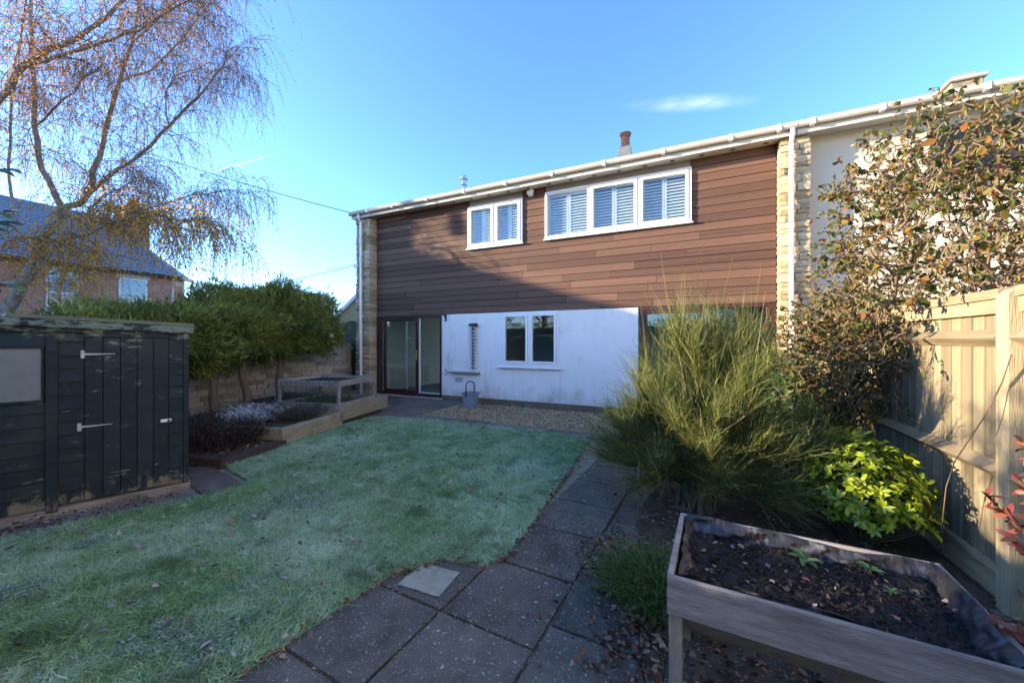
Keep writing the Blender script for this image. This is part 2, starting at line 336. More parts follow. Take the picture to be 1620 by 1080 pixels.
M['earth'] = mat('earth', [(.045,.036,.026),(.085,.068,.045)], 5, .98, .6, 60)
M['ground'] = mat('garden_ground', [(.05,.06,.03),(.09,.08,.05)], .6, .98, .5, 20)
M['soil'] = mat('wet_soil', [(.010,.008,.007),(.022,.018,.015),(.04,.033,.028)], 25, .95, 1., 70, fine=.3)
M['liner'] = overlay(mat('black_plastic_liner', [(.012,.013,.015),(.035,.037,.042)], 8, .42, .25, 35, spec=.5), (.34,.37,.41), 9, .54, .70, amount=.5)
M['tub'] = mat('grey_blue_plastic', [(.17,.22,.28),(.22,.275,.335)], 3, .45)
M['gravelbase'] = mat('gravel_base', [(.17,.12,.06),(.30,.22,.12),(.40,.31,.18)], 30, .95, .8, 90, fine=.25)
M['pebble'] = mat('pebbles', [(.14,.09,.045),(.32,.23,.12),(.50,.40,.26)], 2, .9, attr=.95, fine=.1)
M['grass'] = overlay(mat('grass_blades', [(.10,.26,.095),(.195,.40,.175),(.34,.55,.315)], 1.3, .7, attr=.55, fine=.0, trans=.25), (.64,.84,.68), .9, .43, .66, amount=.58); overlay(M['grass'], (.04,.10,.03), 3.5, .52, .66, amount=.55, seed=5); overlay(M['grass'], (.66,.80,.70), 6, .54, .68, amount=.55, seed=9)
M['turf'] = mat('turf_soil', [(.11,.18,.08),(.20,.28,.15)], 6, .98, .6, 90)
M['frostleaf'] = mat('frosted_clover', [(.08,.17,.12),(.15,.25,.21),(.32,.42,.40)], 3, .8, attr=.8, trans=.1, fine=0)
M['litter'] = mat('fallen_leaf', [(.05,.022,.016),(.12,.05,.032),(.20,.095,.055),(.30,.17,.10),(.38,.27,.20)], 3, .85, attr=.95, trans=.1, fine=0)
M['frostlitter'] = mat('frosted_fallen_leaf', [(.14,.085,.07),(.26,.20,.18),(.42,.40,.39)], 3, .85, attr=.95, trans=.1, fine=0)
M['soilleaf'] = mat('shrivelled_leaf', [(.045,.03,.025),(.11,.075,.06),(.20,.14,.12),(.30,.22,.19),(.32,.11,.10)], 3, .85, attr=.95, fine=0)
M['debris'] = mat('joint_debris', [(.05,.06,.025),(.11,.11,.05),(.20,.165,.11),(.32,.28,.21)], 3, .95, attr=.95, fine=0)
M['conifer'] = mat('conifer_spray', [(.058,.085,.020),(.14,.185,.040),(.31,.34,.075)], 1.6, .75, attr=.5, trans=.22, fine=0)
M['coniferbrown'] = mat('dead_conifer_spray', [(.05,.035,.018),(.10,.07,.035)], 3, .8, attr=.8, fine=0)
M['bark'] = mat('conifer_bark', [(.10,.075,.055),(.19,.15,.115)], 4, .95, .8, 24, (4,4,.8), fine=.2)
M['birchbark'] = overlay(mat('birch_bark', [(.17,.125,.09),(.30,.24,.19),(.40,.35,.30)], 3, .8, .4, 20, (2,2,1), fine=.14), (.05,.04,.03), 7, .56, .66, (1,1,3), amount=.8)
M['birchtwig'] = mat('birch_twig', [(.12,.075,.045),(.20,.13,.08)], 3, .8, fine=0)
M['birchleaf'] = mat('birch_leaf', [(.34,.19,.11),(.50,.25,.08),(.92,.36,.02),(.95,.50,.03)], 3, .7, attr=.9, trans=.5, fine=0)
M['broom'] = mat('broom_stem', [(.048,.078,.022),(.085,.125,.034),(.145,.18,.050),(.25,.25,.085)], 2, .65, attr=.6, trans=.2, fine=0)
M['broomwood'] = mat('broom_wood', [(.09,.075,.045),(.17,.14,.085)], 4, .9, .4, 30)
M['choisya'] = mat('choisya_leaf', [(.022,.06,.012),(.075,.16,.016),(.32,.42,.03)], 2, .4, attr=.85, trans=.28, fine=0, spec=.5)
M['hazelleaf'] = mat('hazel_leaf', [(.030,.055,.013),(.058,.090,.020),(.105,.115,.025),(.21,.155,.03),(.23,.085,.025),(.09,.04,.028)], 3, .6, attr=.97, trans=.4, fine=0)
M['hazelwood'] = mat('hazel_wood', [(.09,.065,.045),(.19,.145,.105)], 5, .85, .3, 40)
M['catkin'] = mat('catkin', [(.16,.16,.08),(.25,.235,.12)], 3, .9, attr=.8, fine=0)
M['photinia'] = mat('red_leaf', [(.12,.022,.02),(.24,.05,.04),(.34,.12,.07),(.14,.10,.04)], 3, .4, attr=.95, trans=.3, fine=0, spec=.5)
M['laurel'] = mat('laurel_leaf', [(.035,.085,.022),(.07,.14,.035)], 3, .35, attr=.8, trans=.2, fine=0, spec=.5)
M['darkstem'] = mat('dead_dark_stem', [(.025,.016,.014),(.06,.04,.033)], 3, .9, attr=.8, fine=0)
M['silver'] = mat('silver_foliage', [(.20,.26,.28),(.36,.43,.46),(.50,.56,.58)], 3, .85, attr=.8, fine=0)
M['lavender'] = mat('dry_grey_foliage', [(.05,.045,.04),(.10,.09,.075),(.13,.13,.10)], 3, .9, attr=.8, fine=0)
M['fern'] = mat('low_green_foliage', [(.05,.10,.025),(.10,.17,.04),(.16,.22,.06)], 3, .7, attr=.8, trans=.2, fine=0)
M['netting'] = mat('green_netting', [(.012,.03,.02),(.02,.045,.03)], 8, .8, fine=0)
M['seedling'] = mat('seedling_leaf', [(.06,.15,.05),(.14,.25,.10)], 5, .7, attr=.7, trans=.2, fine=0)
M['cable'] = mat('black_cable', [(.012,.012,.013),(.02,.02,.02)], 5, .6, fine=0)
M['plasterwhite'] = mat('neighbour_render', [(.46,.44,.37),(.53,.51,.43)], 1.2, .9, .3, 80, fine=.04)
M['cream_render'] = mat('cream_render', [(.72,.68,.59),(.79,.75,.66)], 1.2, .9, .3, 80, fine=.03)
M['greyframe'] = mat('anthracite_frame', [(.03,.035,.045),(.05,.056,.066)], 3, .4)

# ------------------------------------------------------------------ the setting
m = MB(); m.add([(-900,-900,-.10),(900,-900,-.10),(900,900,-.10),(-900,900,-.10)], [(0,1,2,3)])
tag(m.build('ground', M['ground']), kind='structure')
# a shared slab
def slab_mesh(name, b=.012):
    bm = bmesh.new(); bmesh.ops.create_cube(bm, size=1)
    bmesh.ops.bevel(bm, geom=[e for e in bm.edges if all(v.co.z > 0 for v in e.verts)], offset=b, segments=1, affect='EDGES')
    me = bpy.data.meshes.new(name); bm.to_mesh(me); bm.free(); return me
sm = slab_mesh('paving_slab'); sm.materials.append(M['slab'])
sm2 = slab_mesh('patio_slab'); sm2.materials.append(M['oldslab'])
path = tag(MB().poly([(-2.2,-.6,-.018),(1.6,-.6,-.018),(1.6,3.2,-.018),(-.3,3.3,-.018),(-.3,6.2,-.018),(-1.9,6.2,-.018),(-1.9,2.6,-.018)], .07).build('path', M['joint']), kind='structure')
RM[path] = Matrix.Identity(4)
ang = R_(-3.0); pv = Vector((-1.27, 1.74)); dx = Vector((math.cos(ang), math.sin(ang))); dy = Vector((-math.sin(ang), math.cos(ang)))
PS = .575
for c, (u0, off, js) in enumerate([(-1, .0, range(-4, 1)), (0, 0, range(-4, 8)), (1, .19, range(-4, 5)), (2, .05, range(-4, 3)), (3, .2, range(-4, 3)), (4, 0, range(-4, 3))]):
    for j in js:
        uu = (u0+.5)*PS; vv = (j+.5)*PS+off
        bend = max(0, vv-.9)*-.125 if c == 0 else 0      # the path bears slightly left further up
        q = pv+dx*(uu+bend)+dy*vv
        o = piece('slab', sm, path, (q.x, q.y, -.022+random.uniform(-.003, .003)), (PS-.016-random.random()*.006, PS-.016-random.random()*.006, .05), (random.uniform(-.006, .006), random.uniform(-.006, .006), ang+random.uniform(-.008, .008)))
# moss, grit and leaf crumbs caught in the joints
jp = []
for o in [c for c in path.children if c.name.startswith('slab')]:
    Wm = RM[o]; nE = 80
    for e in range(4):
        t = rng.uniform(-.5, .5, nE//4); s = .5 if e % 2 else -.5
        for q in t:
            if random.random() < .75: p = Wm @ Vector((q, s*1.012, .45) if e < 2 else (s*1.012, q, .45)); jp.append((p.x+random.gauss(0, .005), p.y+random.gauss(0, .005), -.002+random.random()*.010))
jp = np.array(jp); n = len(jp)
o = leaves('joint_debris', jp, rng.normal(size=(n, 3))*np.array([1, 1, .5]), rng.normal(0, .5, (n, 3))+np.array([0, 0, 1]), rng.uniform(.008, .022, n), rng.uniform(.005, .013, n), M['debris'], None, 'curl'); tag(o, 'moss, grit and leaf crumbs caught in the paving joints', 'debris', kind='stuff')
# planting border under the bushes
gxx, gyy = np.meshgrid(np.linspace(-.42, 1.6, 60), np.linspace(2.85, 7.9, 130), indexing='ij')
zz = .015+.014*np.sin(gxx*9+gyy*3)*np.sin(gyy*7)+.010*np.sin(gxx*23+1)*np.sin(gyy*19)+rng.normal(0, .006, gxx.shape); zz[0, :] = -.06; zz[-1, :] = -.06; zz[:, 0] = -.06
V = np.stack([gxx+.03*np.sin(gyy*5)*(gxx < 0), gyy, zz], -1).reshape(-1, 3); ii = (np.arange(59)[:, None]*130+np.arange(129)[None]).ravel()
tag(npmesh('flower_border', V, np.stack([ii, ii+130, ii+131, ii+1], 1), None, M['earth']), kind='structure')
# pale frosted square lying dry on the slab beside the lawn
fq = [at(*p) for p in ((628,925,2.338),(672,892,2.557),(728,907,2.452),(694,945,2.222))]
for p in fq: p.z = .0085
fj = []
for i in range(4):
    for t in np.linspace(0, 1, 9)[:-1]: p = fq[i].lerp(fq[(i+1) % 4], t); fj.append((p.x+random.gauss(0, .003), p.y+random.gauss(0, .003), .0085))
MB().poly(fj, .003).build('dry_patch', M['pale'], path)

patio = tag(MB().poly([(-6.9,5.55,-.02),(-5.1,5.9,-.02),(-.4,5.9,-.02),(-.4,6.35,-.02),(-5.1,6.35,-.02),(-5.1,8.02,-.02),(-8.2,8.02,-.02),(-8.2,5.55,-.02)], .07).build('patio', M['joint']), kind='structure')
for i in range(5):
    for j in range(4):
        x0 = -5.12-.6*(i+1); y0 = 5.62+.6*j
        piece('slab', sm2, patio, (x0+.3, y0+.3, -.02+random.uniform(-.004, .004)), (.586, .586, .05), (0, 0, random.uniform(-.01, .01)))
for i in range(8):
    piece('edging_slab', sm2, patio, (-5.1+.58*i+.29, 6.05-.01*i, -.018), (.57, .30, .05), (0, 0, random.uniform(-.008, .008)))
apron = tag(MB().poly([(-5.6,2.55,-.02),(-4.98,2.62,-.02),(-4.15,2.42,-.02),(-4.3,2.0,-.02),(-4.75,1.2,-.02),(-5.2,.2,-.02),(-6.2,.4,-.02)], .07).build('shed_apron', M['joint']), kind='structure')
piece('slab', sm2, apron, (-4.60, 2.28, -.019), (.60, .34, .05), (0, 0, R_(-12)))
piece('slab', sm2, apron, (-5.15, 2.38, -.019), (.42, .34, .05), (0, 0, R_(-12)))
piece('slab', sm2, apron, (-4.56, 1.66, -.019), (.30, .8, .05), (0, 0, R_(-20.6)))
piece('slab', sm2, apron, (-4.86, .84, -.019), (.30, .8, .05), (0, 0, R_(-20.6)))

# lawn: turf sheet + grass
LAWN = [(-1.86,.2),(-1.83,1.0),(-1.75,1.85),(-1.55,2.14),(-1.26,2.19),(-1.17,2.38),(-1.22,3.25),(-1.28,4.2),(-1.36,5.05),(-1.45,5.84),(-2.97,5.88),(-4.29,5.84),(-5.15,5.78),(-5.80,5.5),(-5.72,5.0),(-5.62,4.5),(-5.34,3.4),(-5.02,2.62),(-4.30,2.46),(-4.22,2.25),(-4.28,2.0),(-4.55,1.35),(-4.95,.35),(-5.3,-.9),(-5.3,-1.4),(-1.9,-1.4)]
def inpoly(x, y, poly):
    c = np.zeros(len(x), bool); n = len(poly); j = n-1
    for i in range(n):
        xi, yi = poly[i]; xj, yj = poly[j]
        k = ((yi > y) != (yj > y)) & (x < (xj-xi)*(y-yi)/(yj-yi+1e-12)+xi); c ^= k; j = i
    return c
def lawnz(x, y): return .012*np.sin(x*2.1+y*.7)+.010*np.sin(y*2.7-x*1.3)+.012
m = MB(); m.poly([(x, y, .006) for x, y in LAWN], .08)
lawn = tag(m.build('lawn', M['turf']), kind='structure')
def lawn_points(n, near=1.0):
    x = rng.uniform(-5.9, -1.1, n*3); y = rng.uniform(-.6, 5.95, n*3)
    d = x*FW[0]+y*FW[1]; lat = (x*RT[0]+y*RT[1])/np.maximum(d, .01)
    keep = inpoly(x, y, LAWN) & (d > .9) & (lat > -1.6) & (rng.random(n*3) < np.clip((2.6/np.maximum(d, .5))**near, .22, 1))
    return x[keep][:n], y[keep][:n]
def wob(x, y, s, k):  # cheap value noise
    return (np.sin(x*s*1.7+k)*np.sin(y*s*1.3+k*2.1)+np.sin((x+y)*s*.9+k*.7)*np.sin((x-y)*s*1.1+k*1.9))*.5
gx, gy = lawn_points(190000)
n = len(gx); h = (.030+.022*wob(gx, gy, 3.1, 1)+.016*rng.random(n)+.02*(wob(gx, gy, 9, 4) > .35)).clip(.014, .09)
D = unit(np.stack([rng.normal(0, .55, n)+.25*wob(gx, gy, 5, 2), rng.normal(0, .55, n)+.25*wob(gx, gy, 5, 7), np.ones(n)], 1))
Bd = np.stack([rng.normal(0, .5, n), rng.normal(0, .5, n), -.25*np.ones(n)], 1)
g = blades('grass', np.stack([gx, gy, np.full(n, .004)], 1), D, Bd, h*1.25, .0048+.002*rng.random(n), M['grass'], None, 2)
tag(g, 'short frosty green lawn grass covering the garden', 'grass', kind='stuff')
# frosted clover patches
cx, cy = lawn_points(60000, .8)
k = (wob(cx, cy, 2.3, 5)+.5*wob(cx, cy, 6, 1)) > .52
k &= (cx < -2.0) & (cx > -4.7); cx, cy = cx[k][:9000], cy[k][:9000]; n = len(cx)
o = leaves('frosted_clover', np.stack([cx, cy, .018+.028*rng.random(n)], 1), np.stack([rng.normal(size=n), rng.normal(size=n), rng.normal(0, .3, n)], 1),
           np.stack([rng.normal(0, .45, n), rng.normal(0, .45, n), np.ones(n)], 1), .010+.014*rng.random(n), .007+.007*rng.random(n), M['frostleaf'], None, 'oval')
tag(o, 'patches of frosted clover and broad-leaved weeds across the lawn', 'clover', kind='stuff')

# gravel bed
gb = tag(MB().poly([(-5.1,6.20,-.03),(-.4,6.18,-.03),(-.4,8.02,-.03),(-5.1,8.02,-.03)], .05).build('gravel_bed', M['gravelbase']), kind='structure')
n = 9000; P = np.stack([rng.uniform(-5.08, -.5, n), rng.uniform(6.22, 8.0, n), rng.uniform(-.03, -.012, n)], 1)
s = rng.uniform(.012, .03, n)
oc = np.array([(1,0,0),(0,1,0),(-1,0,0),(0,-1,0),(0,0,.6),(0,0,-.6)]); ot = np.array([(0,1,4),(1,2,4),(2,3,4),(3,0,4)])
V = P[:, None]+(oc[None]*(1+.35*rng.normal(size=(n, 6, 1))))*s[:, None, None]
Tt = (ot[None]+(np.arange(n)*6)[:, None, None]).reshape(-1, 3)
tag(npmesh('gravel', V.reshape(-1, 3), None, Tt, M['pebble'], None, np.repeat(rng.random(n), 6)), 'buff gravel chippings in the bed under the white wall', 'gravel', kind='stuff')

# ------------------------------------------------------------------ the house
YF = 8.06
house = thing('terraced_house', 'two storey house with brown timber cladding over a white rendered ground floor', 'house', (-3.5, YF, 0))
def boxes(name, mt, parent, lst, bevel=0):
    mb = MB()
    for a, b in lst: mb.box(a, b)
    return mb.build(name, mt, parent, bevel)
W1 = (-5.04, -3.56, 3.785, 4.82); W2 = (-3.0, -.02, 3.79, 4.84); W3 = (-4.11, -2.69, .94, 2.19); D1 = (-8.07, -5.85, .05, 2.2); D2 = (-1.0, 1.33, .06, 2.2)
yb = YF+.27
boxes('wall', M['render'], house, [((D1[1],YF,.12),(W3[0],yb,2.19)), ((W3[0],YF,.12),(W3[1],yb,W3[2])), ((W3[1],YF,.12),(D2[0],yb,2.19)), ((D1[0]-.02,YF+.02,-.05),(D1[1],yb,.05)), ((D2[0],YF+.02,-.05),(D2[1],yb,.06))])
boxes('plinth', M['plinth'], house, [((D1[1],YF+.012,-.05),(D2[0],yb-.01,.12))])
boxes('upper_wall', M['darkroom'], house, [((-8.1,YF+.03,2.2),(W1[0],yb,5.06)), ((W1[0],YF+.03,2.2),(W1[1],yb,W1[2])), ((W1[0],YF+.03,W1[3]),(W1[1],yb,5.06)), ((W1[1],YF+.03,2.2),(W2[0],yb,5.06)),
   ((W2[0],YF+.03,2.2),(W2[1],yb,W2[2])), ((W2[0],YF+.03,W2[3]),(W2[1],yb,5.06)), ((W2[1],YF+.03,2.2),(1.34,yb,5.06))])
boxes('side_wall', M['greystone'], house, [((-8.55,YF,-.05),(-8.15,11.4,5.0)),((-8.55,14.6,-.05),(-8.15,15.6,5.0)),((-8.55,11.4,2.2),(-8.15,14.6,5.0)),((-8.55,11.4,-.05),(-8.15,14.6,.3))])  # unseen side opening added to let daylight into the sitting room
boxes('rear_wall', M['render'], house, [((-8.1,15.35,2.15),(1.5,15.6,5.0)),((-8.1,15.35,-.05),(-7.9,15.6,2.15)),((-5.2,15.35,-.05),(1.5,15.6,2.15))])  # wide opening at the back, out of view, added to brighten the sitting room
boxes('party_wall', M['render'], house, [((1.36,YF+.1,-.05),(1.7,15.35,5.0))])
# cladding: one object per board
NR = 18; BH = (4.985-2.2)/NR
bm_ = MB().hexa([(-.5,-.5,-.5),(.5,-.5,-.5),(.5,.5,-.5),(-.5,.5,-.5),(-.5,-.22,.5),(.5,-.22,.5),(.5,.5,.5),(-.5,.5,.5)]).mesh('cladding_board'); bm_.materials.append(M['board'])
for r in range(NR):
    z0 = 2.2+r*BH; z1 = z0+BH; segs = [(-8.08, 1.33)]
    for w in (W1, W2):
        if z1 > w[2]-.02 and z0 < w[3]+.02:
            segs = [q for a, b in segs for q in (((a, min(b, w[0])), (max(a, w[1]), b)) if a < w[0] and b > w[1] else ((a, b),))]
    for a, b in segs:
        x = a
        while x < b-.01:
            e = x+random.choice((1.2, 1.8, 2.4, 3.0, 3.6))*random.uniform(.85, 1.1)
            if b-e < .5: e = b
            piece('board', bm_, house, ((x+e)/2, YF+.005+random.uniform(-.002, .002), (z0+z1)/2), (e-x-.005, .036, BH-.009)); x = e
boxes('backing_strip', M['vent'], house, [((-8.09,YF+.018,2.19),(W1[0],YF+.029,5.0)), ((W2[1],YF+.018,2.19),(1.335,YF+.029,5.0)), ((W1[0],YF+.018,2.19),(W2[1],YF+.029,3.78)), ((W1[1],YF+.018,3.78),(W2[0],YF+.029,5.0))])
# stone piers
def stone_meshes(pre, mt, n=10):
    out = []
    for i in range(n):
        rr = random.Random(i*7+3); bm = bmesh.new(); bmesh.ops.create_cube(bm, size=1)
        bmesh.ops.subdivide_edges(bm, edges=bm.edges[:], cuts=1, use_grid_fill=True)
        for v in bm.verts:
            c = sum(abs(q) > .4 for q in v.co); k = {3: .90, 2: .97, 1: 1.06}.get(c, 1)
            v.co = Vector((v.co.x*k*(1+rr.uniform(-.05, .05)), v.co.y*(k if c < 3 else .93)*(1+rr.uniform(-.06, .06)), v.co.z*k*(1+rr.uniform(-.07, .07))))
        me = bpy.data.meshes.new(pre); bm.to_mesh(me); bm.free(); me.materials.append(mt); out.append(me)
    return out
STN = stone_meshes('pier_stone', M['stone']); GST = stone_meshes('wall_stone', M['greystone'])
def pier(parent, x0, x1, y0, y1, z0, z1, label):
    core = boxes('stone_pier', M['mortar'], parent, [((x0+.025,y0+.03,z0),(x1-.025,y1,z1))]); core['label'] = label
    z = z0
    while z < z1-.02:
        hh = min(random.choice((.075,.09,.11,.12,.14,.16)), z1-z)
        if z1-z-hh < .05: hh = z1-z
        x = x0
        while x < x1-.01:
            w = random.uniform(.11, .30)
            if x1-x-w < .1: w = x1-x
            pr = random.uniform(-.012, .025)
            piece('stone', random.choice(STN), core, (x+w/2, (y0-pr+y1)/2, z+hh/2), (w*.985, y1-y0+pr, hh*.97), (random.uniform(-.02, .02), random.uniform(-.025, .025), 0)); x += w
        z += hh
pier(house, -8.62, -8.09, 7.80, 8.10, -.02, 4.92, 'rough stone pier at the far left corner of the house')
pier(house, 1.335, 1.765, 7.80, 8.10, -.02, 4.93, 'honey-coloured rough stone pier dividing the two houses')
# eaves
def eaves(parent, x0, x1, joints, mt=None):
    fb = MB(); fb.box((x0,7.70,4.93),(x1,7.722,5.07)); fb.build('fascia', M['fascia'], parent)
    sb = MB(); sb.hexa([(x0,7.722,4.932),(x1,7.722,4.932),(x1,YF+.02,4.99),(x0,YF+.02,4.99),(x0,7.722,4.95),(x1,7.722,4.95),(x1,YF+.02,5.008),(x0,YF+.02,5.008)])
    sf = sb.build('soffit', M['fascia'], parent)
    gt = MB(); n = 9; vs = []; fs = []
    prof = [(7.695+.0, 5.095), (7.692, 5.05), (7.68, 5.02), (7.65, 5.008), (7.62, 5.012), (7.597, 5.035), (7.59, 5.08), (7.59, 5.098), (7.602, 5.098), (7.605, 5.05), (7.63, 5.024), (7.66, 5.024), (7.683, 5.05)]
    for xx in (x0, x1): vs += [(xx, p[0], p[1]) for p in prof]
    k = len(prof); fs = [(i, i+1, k+i+1, k+i) for i in range(k-1)]+[(k-1, 0, k, 2*k-1)]+[tuple(range(k)), tuple(range(2*k-1, k-1, -1))]
    gu = gt.add(vs, fs).build('gutter', M['gutter'], parent)
    for xj in joints:
        jb = MB(); jb.box((xj-.03,7.583,5.0),(xj+.03,7.60,5.102)); jb.box((xj-.03,7.60,4.998),(xj+.03,7.69,5.01)); jb.build('gutter_bracket', M['upvc'], gu)
    return sf
sf = eaves(house, -8.68, 1.55, [-8.0,-7.1,-6.0,-4.9,-3.8,-2.7,-1.6,-.5,.6,1.3])
vm = MB().lathe((0,0,0), [(.035,-.004),(.035,.004)], 10).mesh('soffit_vent'); vm.materials.append(M['vent'])
for i in range(19): piece('soffit_vent', vm, sf, (-7.85+i*.5, 7.87, 4.951), (1.2, .8, 1))
# roof
rp = math.tan(R_(17.5))
def roof(parent, x0, x1, ridge=True):
    ym = 11.7
    z = lambda y: 5.075+(ym-7.62-abs(y-ym))*rp
    rb = MB(); th = .07
    rb.hexa([(x0,7.63,z(7.63)-th),(x1,7.63,z(7.63)-th),(x1,ym,z(ym)-th),(x0,ym,z(ym)-th),(x0,7.63,z(7.63)),(x1,7.63,z(7.63)),(x1,ym,z(ym)),(x0,ym,z(ym))])
    rb.hexa([(x0,ym,z(ym)-th),(x1,ym,z(ym)-th),(x1,15.8,z(15.8)-th),(x0,15.8,z(15.8)-th),(x0,ym,z(ym)),(x1,ym,z(ym)),(x1,15.8,z(15.8)),(x0,15.8,z(15.8))])
    rf = rb.build('roof', M['rooftile'], parent)
    MB().box((x0,8.2,4.95),(x1,15.3,5.05)).build('loft_floor', M['darkroom'], rf)
    return rf
rf = roof(house, -8.72, 1.548)
ch = MB(); ch.hexa([(-2.16,11.4,6.0),(-1.52,11.4,6.0),(-1.52,12.0,6.0),(-2.16,12.0,6.0),(-1.99,11.55,7.28),(-1.66,11.55,7.28),(-1.66,11.85,7.28),(-1.99,11.85,7.28)])
chm = ch.build('chimney', M['stone'], rf, bevel=.01)
MB().lathe((-1.82,11.7,7.27), [(.16,0),(.145,.06),(.13,.10),(.125,.32),(.15,.34),(.15,.38),(.17,.40),(.17,.43)], 16).build('chimney_pot', M['terracotta'], rf, smooth=False)
MB().lathe((-6.42,10.0,5.7), [(.075,0),(.075,.62),(.10,.64),(.10,.70),(.07,.71),(.07,.80),(.115,.82),(.115,.90),(.08,.93)], 16).build('flue', M['steel'], rf)
# downpipes
def downpipe(parent, x, y, ztop, zbot, label):
    db = MB(); db.tube([(x,7.645,ztop),(x,7.655,ztop-.10),(x,y,ztop-.20),(x,y,zbot)], .036, 10)
    d = db.build('downpipe', M['upvc'], parent, smooth=False); d['label'] = label
    for z in (4.3, 2.9, 1.9, .9): MB().lathe((x,y,z), [(.044,0),(.044,.05)], 10).build('pipe_clip', M['upvc'], d)
downpipe(house, -8.36, 7.735, 5.01, .02, 'white downpipe running down the left stone pier')
downpipe(house, 1.49, 7.735, 5.01, .02, 'white downpipe running down the right stone pier')
# windows
def frame_ring(mb, x0, x1, z0, z1, y0, y1, t):
    mb.box((x0,y0,z0),(x1,y1,z0+t)); mb.box((x0,y0,z1-t),(x1,y1,z1)); mb.box((x0,y0,z0+t),(x0+t,y1,z1-t)); mb.box((x1-t,y0,z0+t),(x1,y1,z1-t))
def window(parent, w, splits, proud, opener, label, shutters=True, yf=YF):
    x0, x1, z0, z1 = w; fb = MB(); y0 = yf-proud
    frame_ring(fb, x0, x1, z0, z1, y0, yf+.06, .05)
    for sx in splits: fb.box((sx-.03,y0+.002,z0+.05),(sx+.03,yf+.058,z1-.05))
    fr = fb.build('window', M['upvc'], parent, bevel=.004); fr['label'] = label
    ed = [x0+.05]+[q for sx in splits for q in (sx-.03, sx+.03)]+[x1-.05]
    for i in range(0, len(ed), 2):
        a, b = ed[i]+.004, ed[i+1]-.004; sb = MB(); ins = 0
        if i//2 in opener:
            frame_ring(sb, a, b, z0+.054, z1-.054, y0-.016, yf+.03, .052); ins = .052
        else:
            frame_ring(sb, a, b, z0+.054, z1-.054, y0+.012, yf+.03, .018); ins = .018
        sb.build('sash', M['upvc'], fr, bevel=.003)
        MB().box((a+ins-.005,yf-.012,z0+.05+ins),(b-ins+.005,yf-.006,z1-.05-ins)).build('pane', M['glass'], fr)
        if shutters:
            mid = (a+b)/2
            for (p, q) in ((a+ins-.03, mid-.003), (mid+.003, b-ins+.03)):
                sh = MB(); frame_ring(sh, p, q, z0+.06, z1-.06, yf+.075, yf+.10, .045)
                zz = z0+.12
                while zz < z1-.13:
                    sh.hexa([(p+.045,yf+.072,zz+.0),(q-.045,yf+.072,zz),(q-.045,yf+.108,zz+.038),(p+.045,yf+.108,zz+.038),(p+.045,yf+.070,zz+.010),(q-.045,yf+.070,zz+.010),(q-.045,yf+.106,zz+.048),(p+.045,yf+.106,zz+.048)]); zz += .062
                sh.build('shutter', M['shutter'], fr)
            
    MB().box((x0-.03,y0-.03,z0-.032),(x1+.03,yf+.05,z0-.002)).build('sill', M['upvc'], fr, bevel=.006)
    return fr
window(house, W1, [-4.29], .055, (0, 1), 'smaller two-light upper window with white shutters')
window(house, W2, [-1.99,-.99], .055, (1, 2), 'wide three-light upper window with white shutters')
w3 = window(house, W3, [-3.40], .02, (0, 1), 'ground floor white window with dark glass', False)
MB().box((-4.20,YF-.09,.875),(-2.63,YF+.02,.907)).build('sill', M['upvc'], house, bevel=.006)
# upper room boxes behind shutters, and ground-floor rooms
boxes('upper_room', M['roomwall'], house, [((-8.1,9.3,2.5),(1.36,9.4,5.0)), ((-8.1,YF+.3,2.42),(1.36,15.3,2.5))])
rm = boxes('sitting_room_wall', M['roomwall'], house, [((-5.02,yb,0),(-4.9,15.3,2.42)), ((-8.14,yb,0),(-8.08,11.4,2.42)), ((-8.14,14.6,0),(-8.08,15.3,2.42)), ((-8.14,11.4,2.2),(-8.08,14.6,2.42)), ((-8.14,11.4,0),(-8.08,14.6,.3)), ((-5.85,yb,0),(-5.02,yb+.05,2.42))])  # left wall keeps a gap for the added daylight opening
MB().box((-8.1,YF+.06,-.02),(-4.92,15.3,.045)).build('sitting_room_floor', M['carpet'], house)
MB().box((-8.1,yb,2.39),(-5.0,15.3,2.418)).build('sitting_room_ceiling', M['roomwall'], house)
rd = MB()
for i in range(8): rd.box((-8.0,8.55,.18+i*.066),(-7.97,10.3,.215+i*.066))
for yy in (8.6,10.25): rd.box((-8.075,yy-.02,.16),(-8.0,yy+.02,.70))
rd.build('radiator', M['steel'], house, bevel=.006)
boxes('kitchen_wall', M['roomwall'], house, [((-4.88,11.0,0),(1.34,11.1,2.42)), ((-4.88,yb,-.02),(1.34,11.0,.04)), ((-1.4,yb,.04),(-1.3,11.0,2.42))])
MB().box((-4.1,yb+.05,.88),(-2.7,yb+.62,.92)).build('worktop', M['carpet'], house)
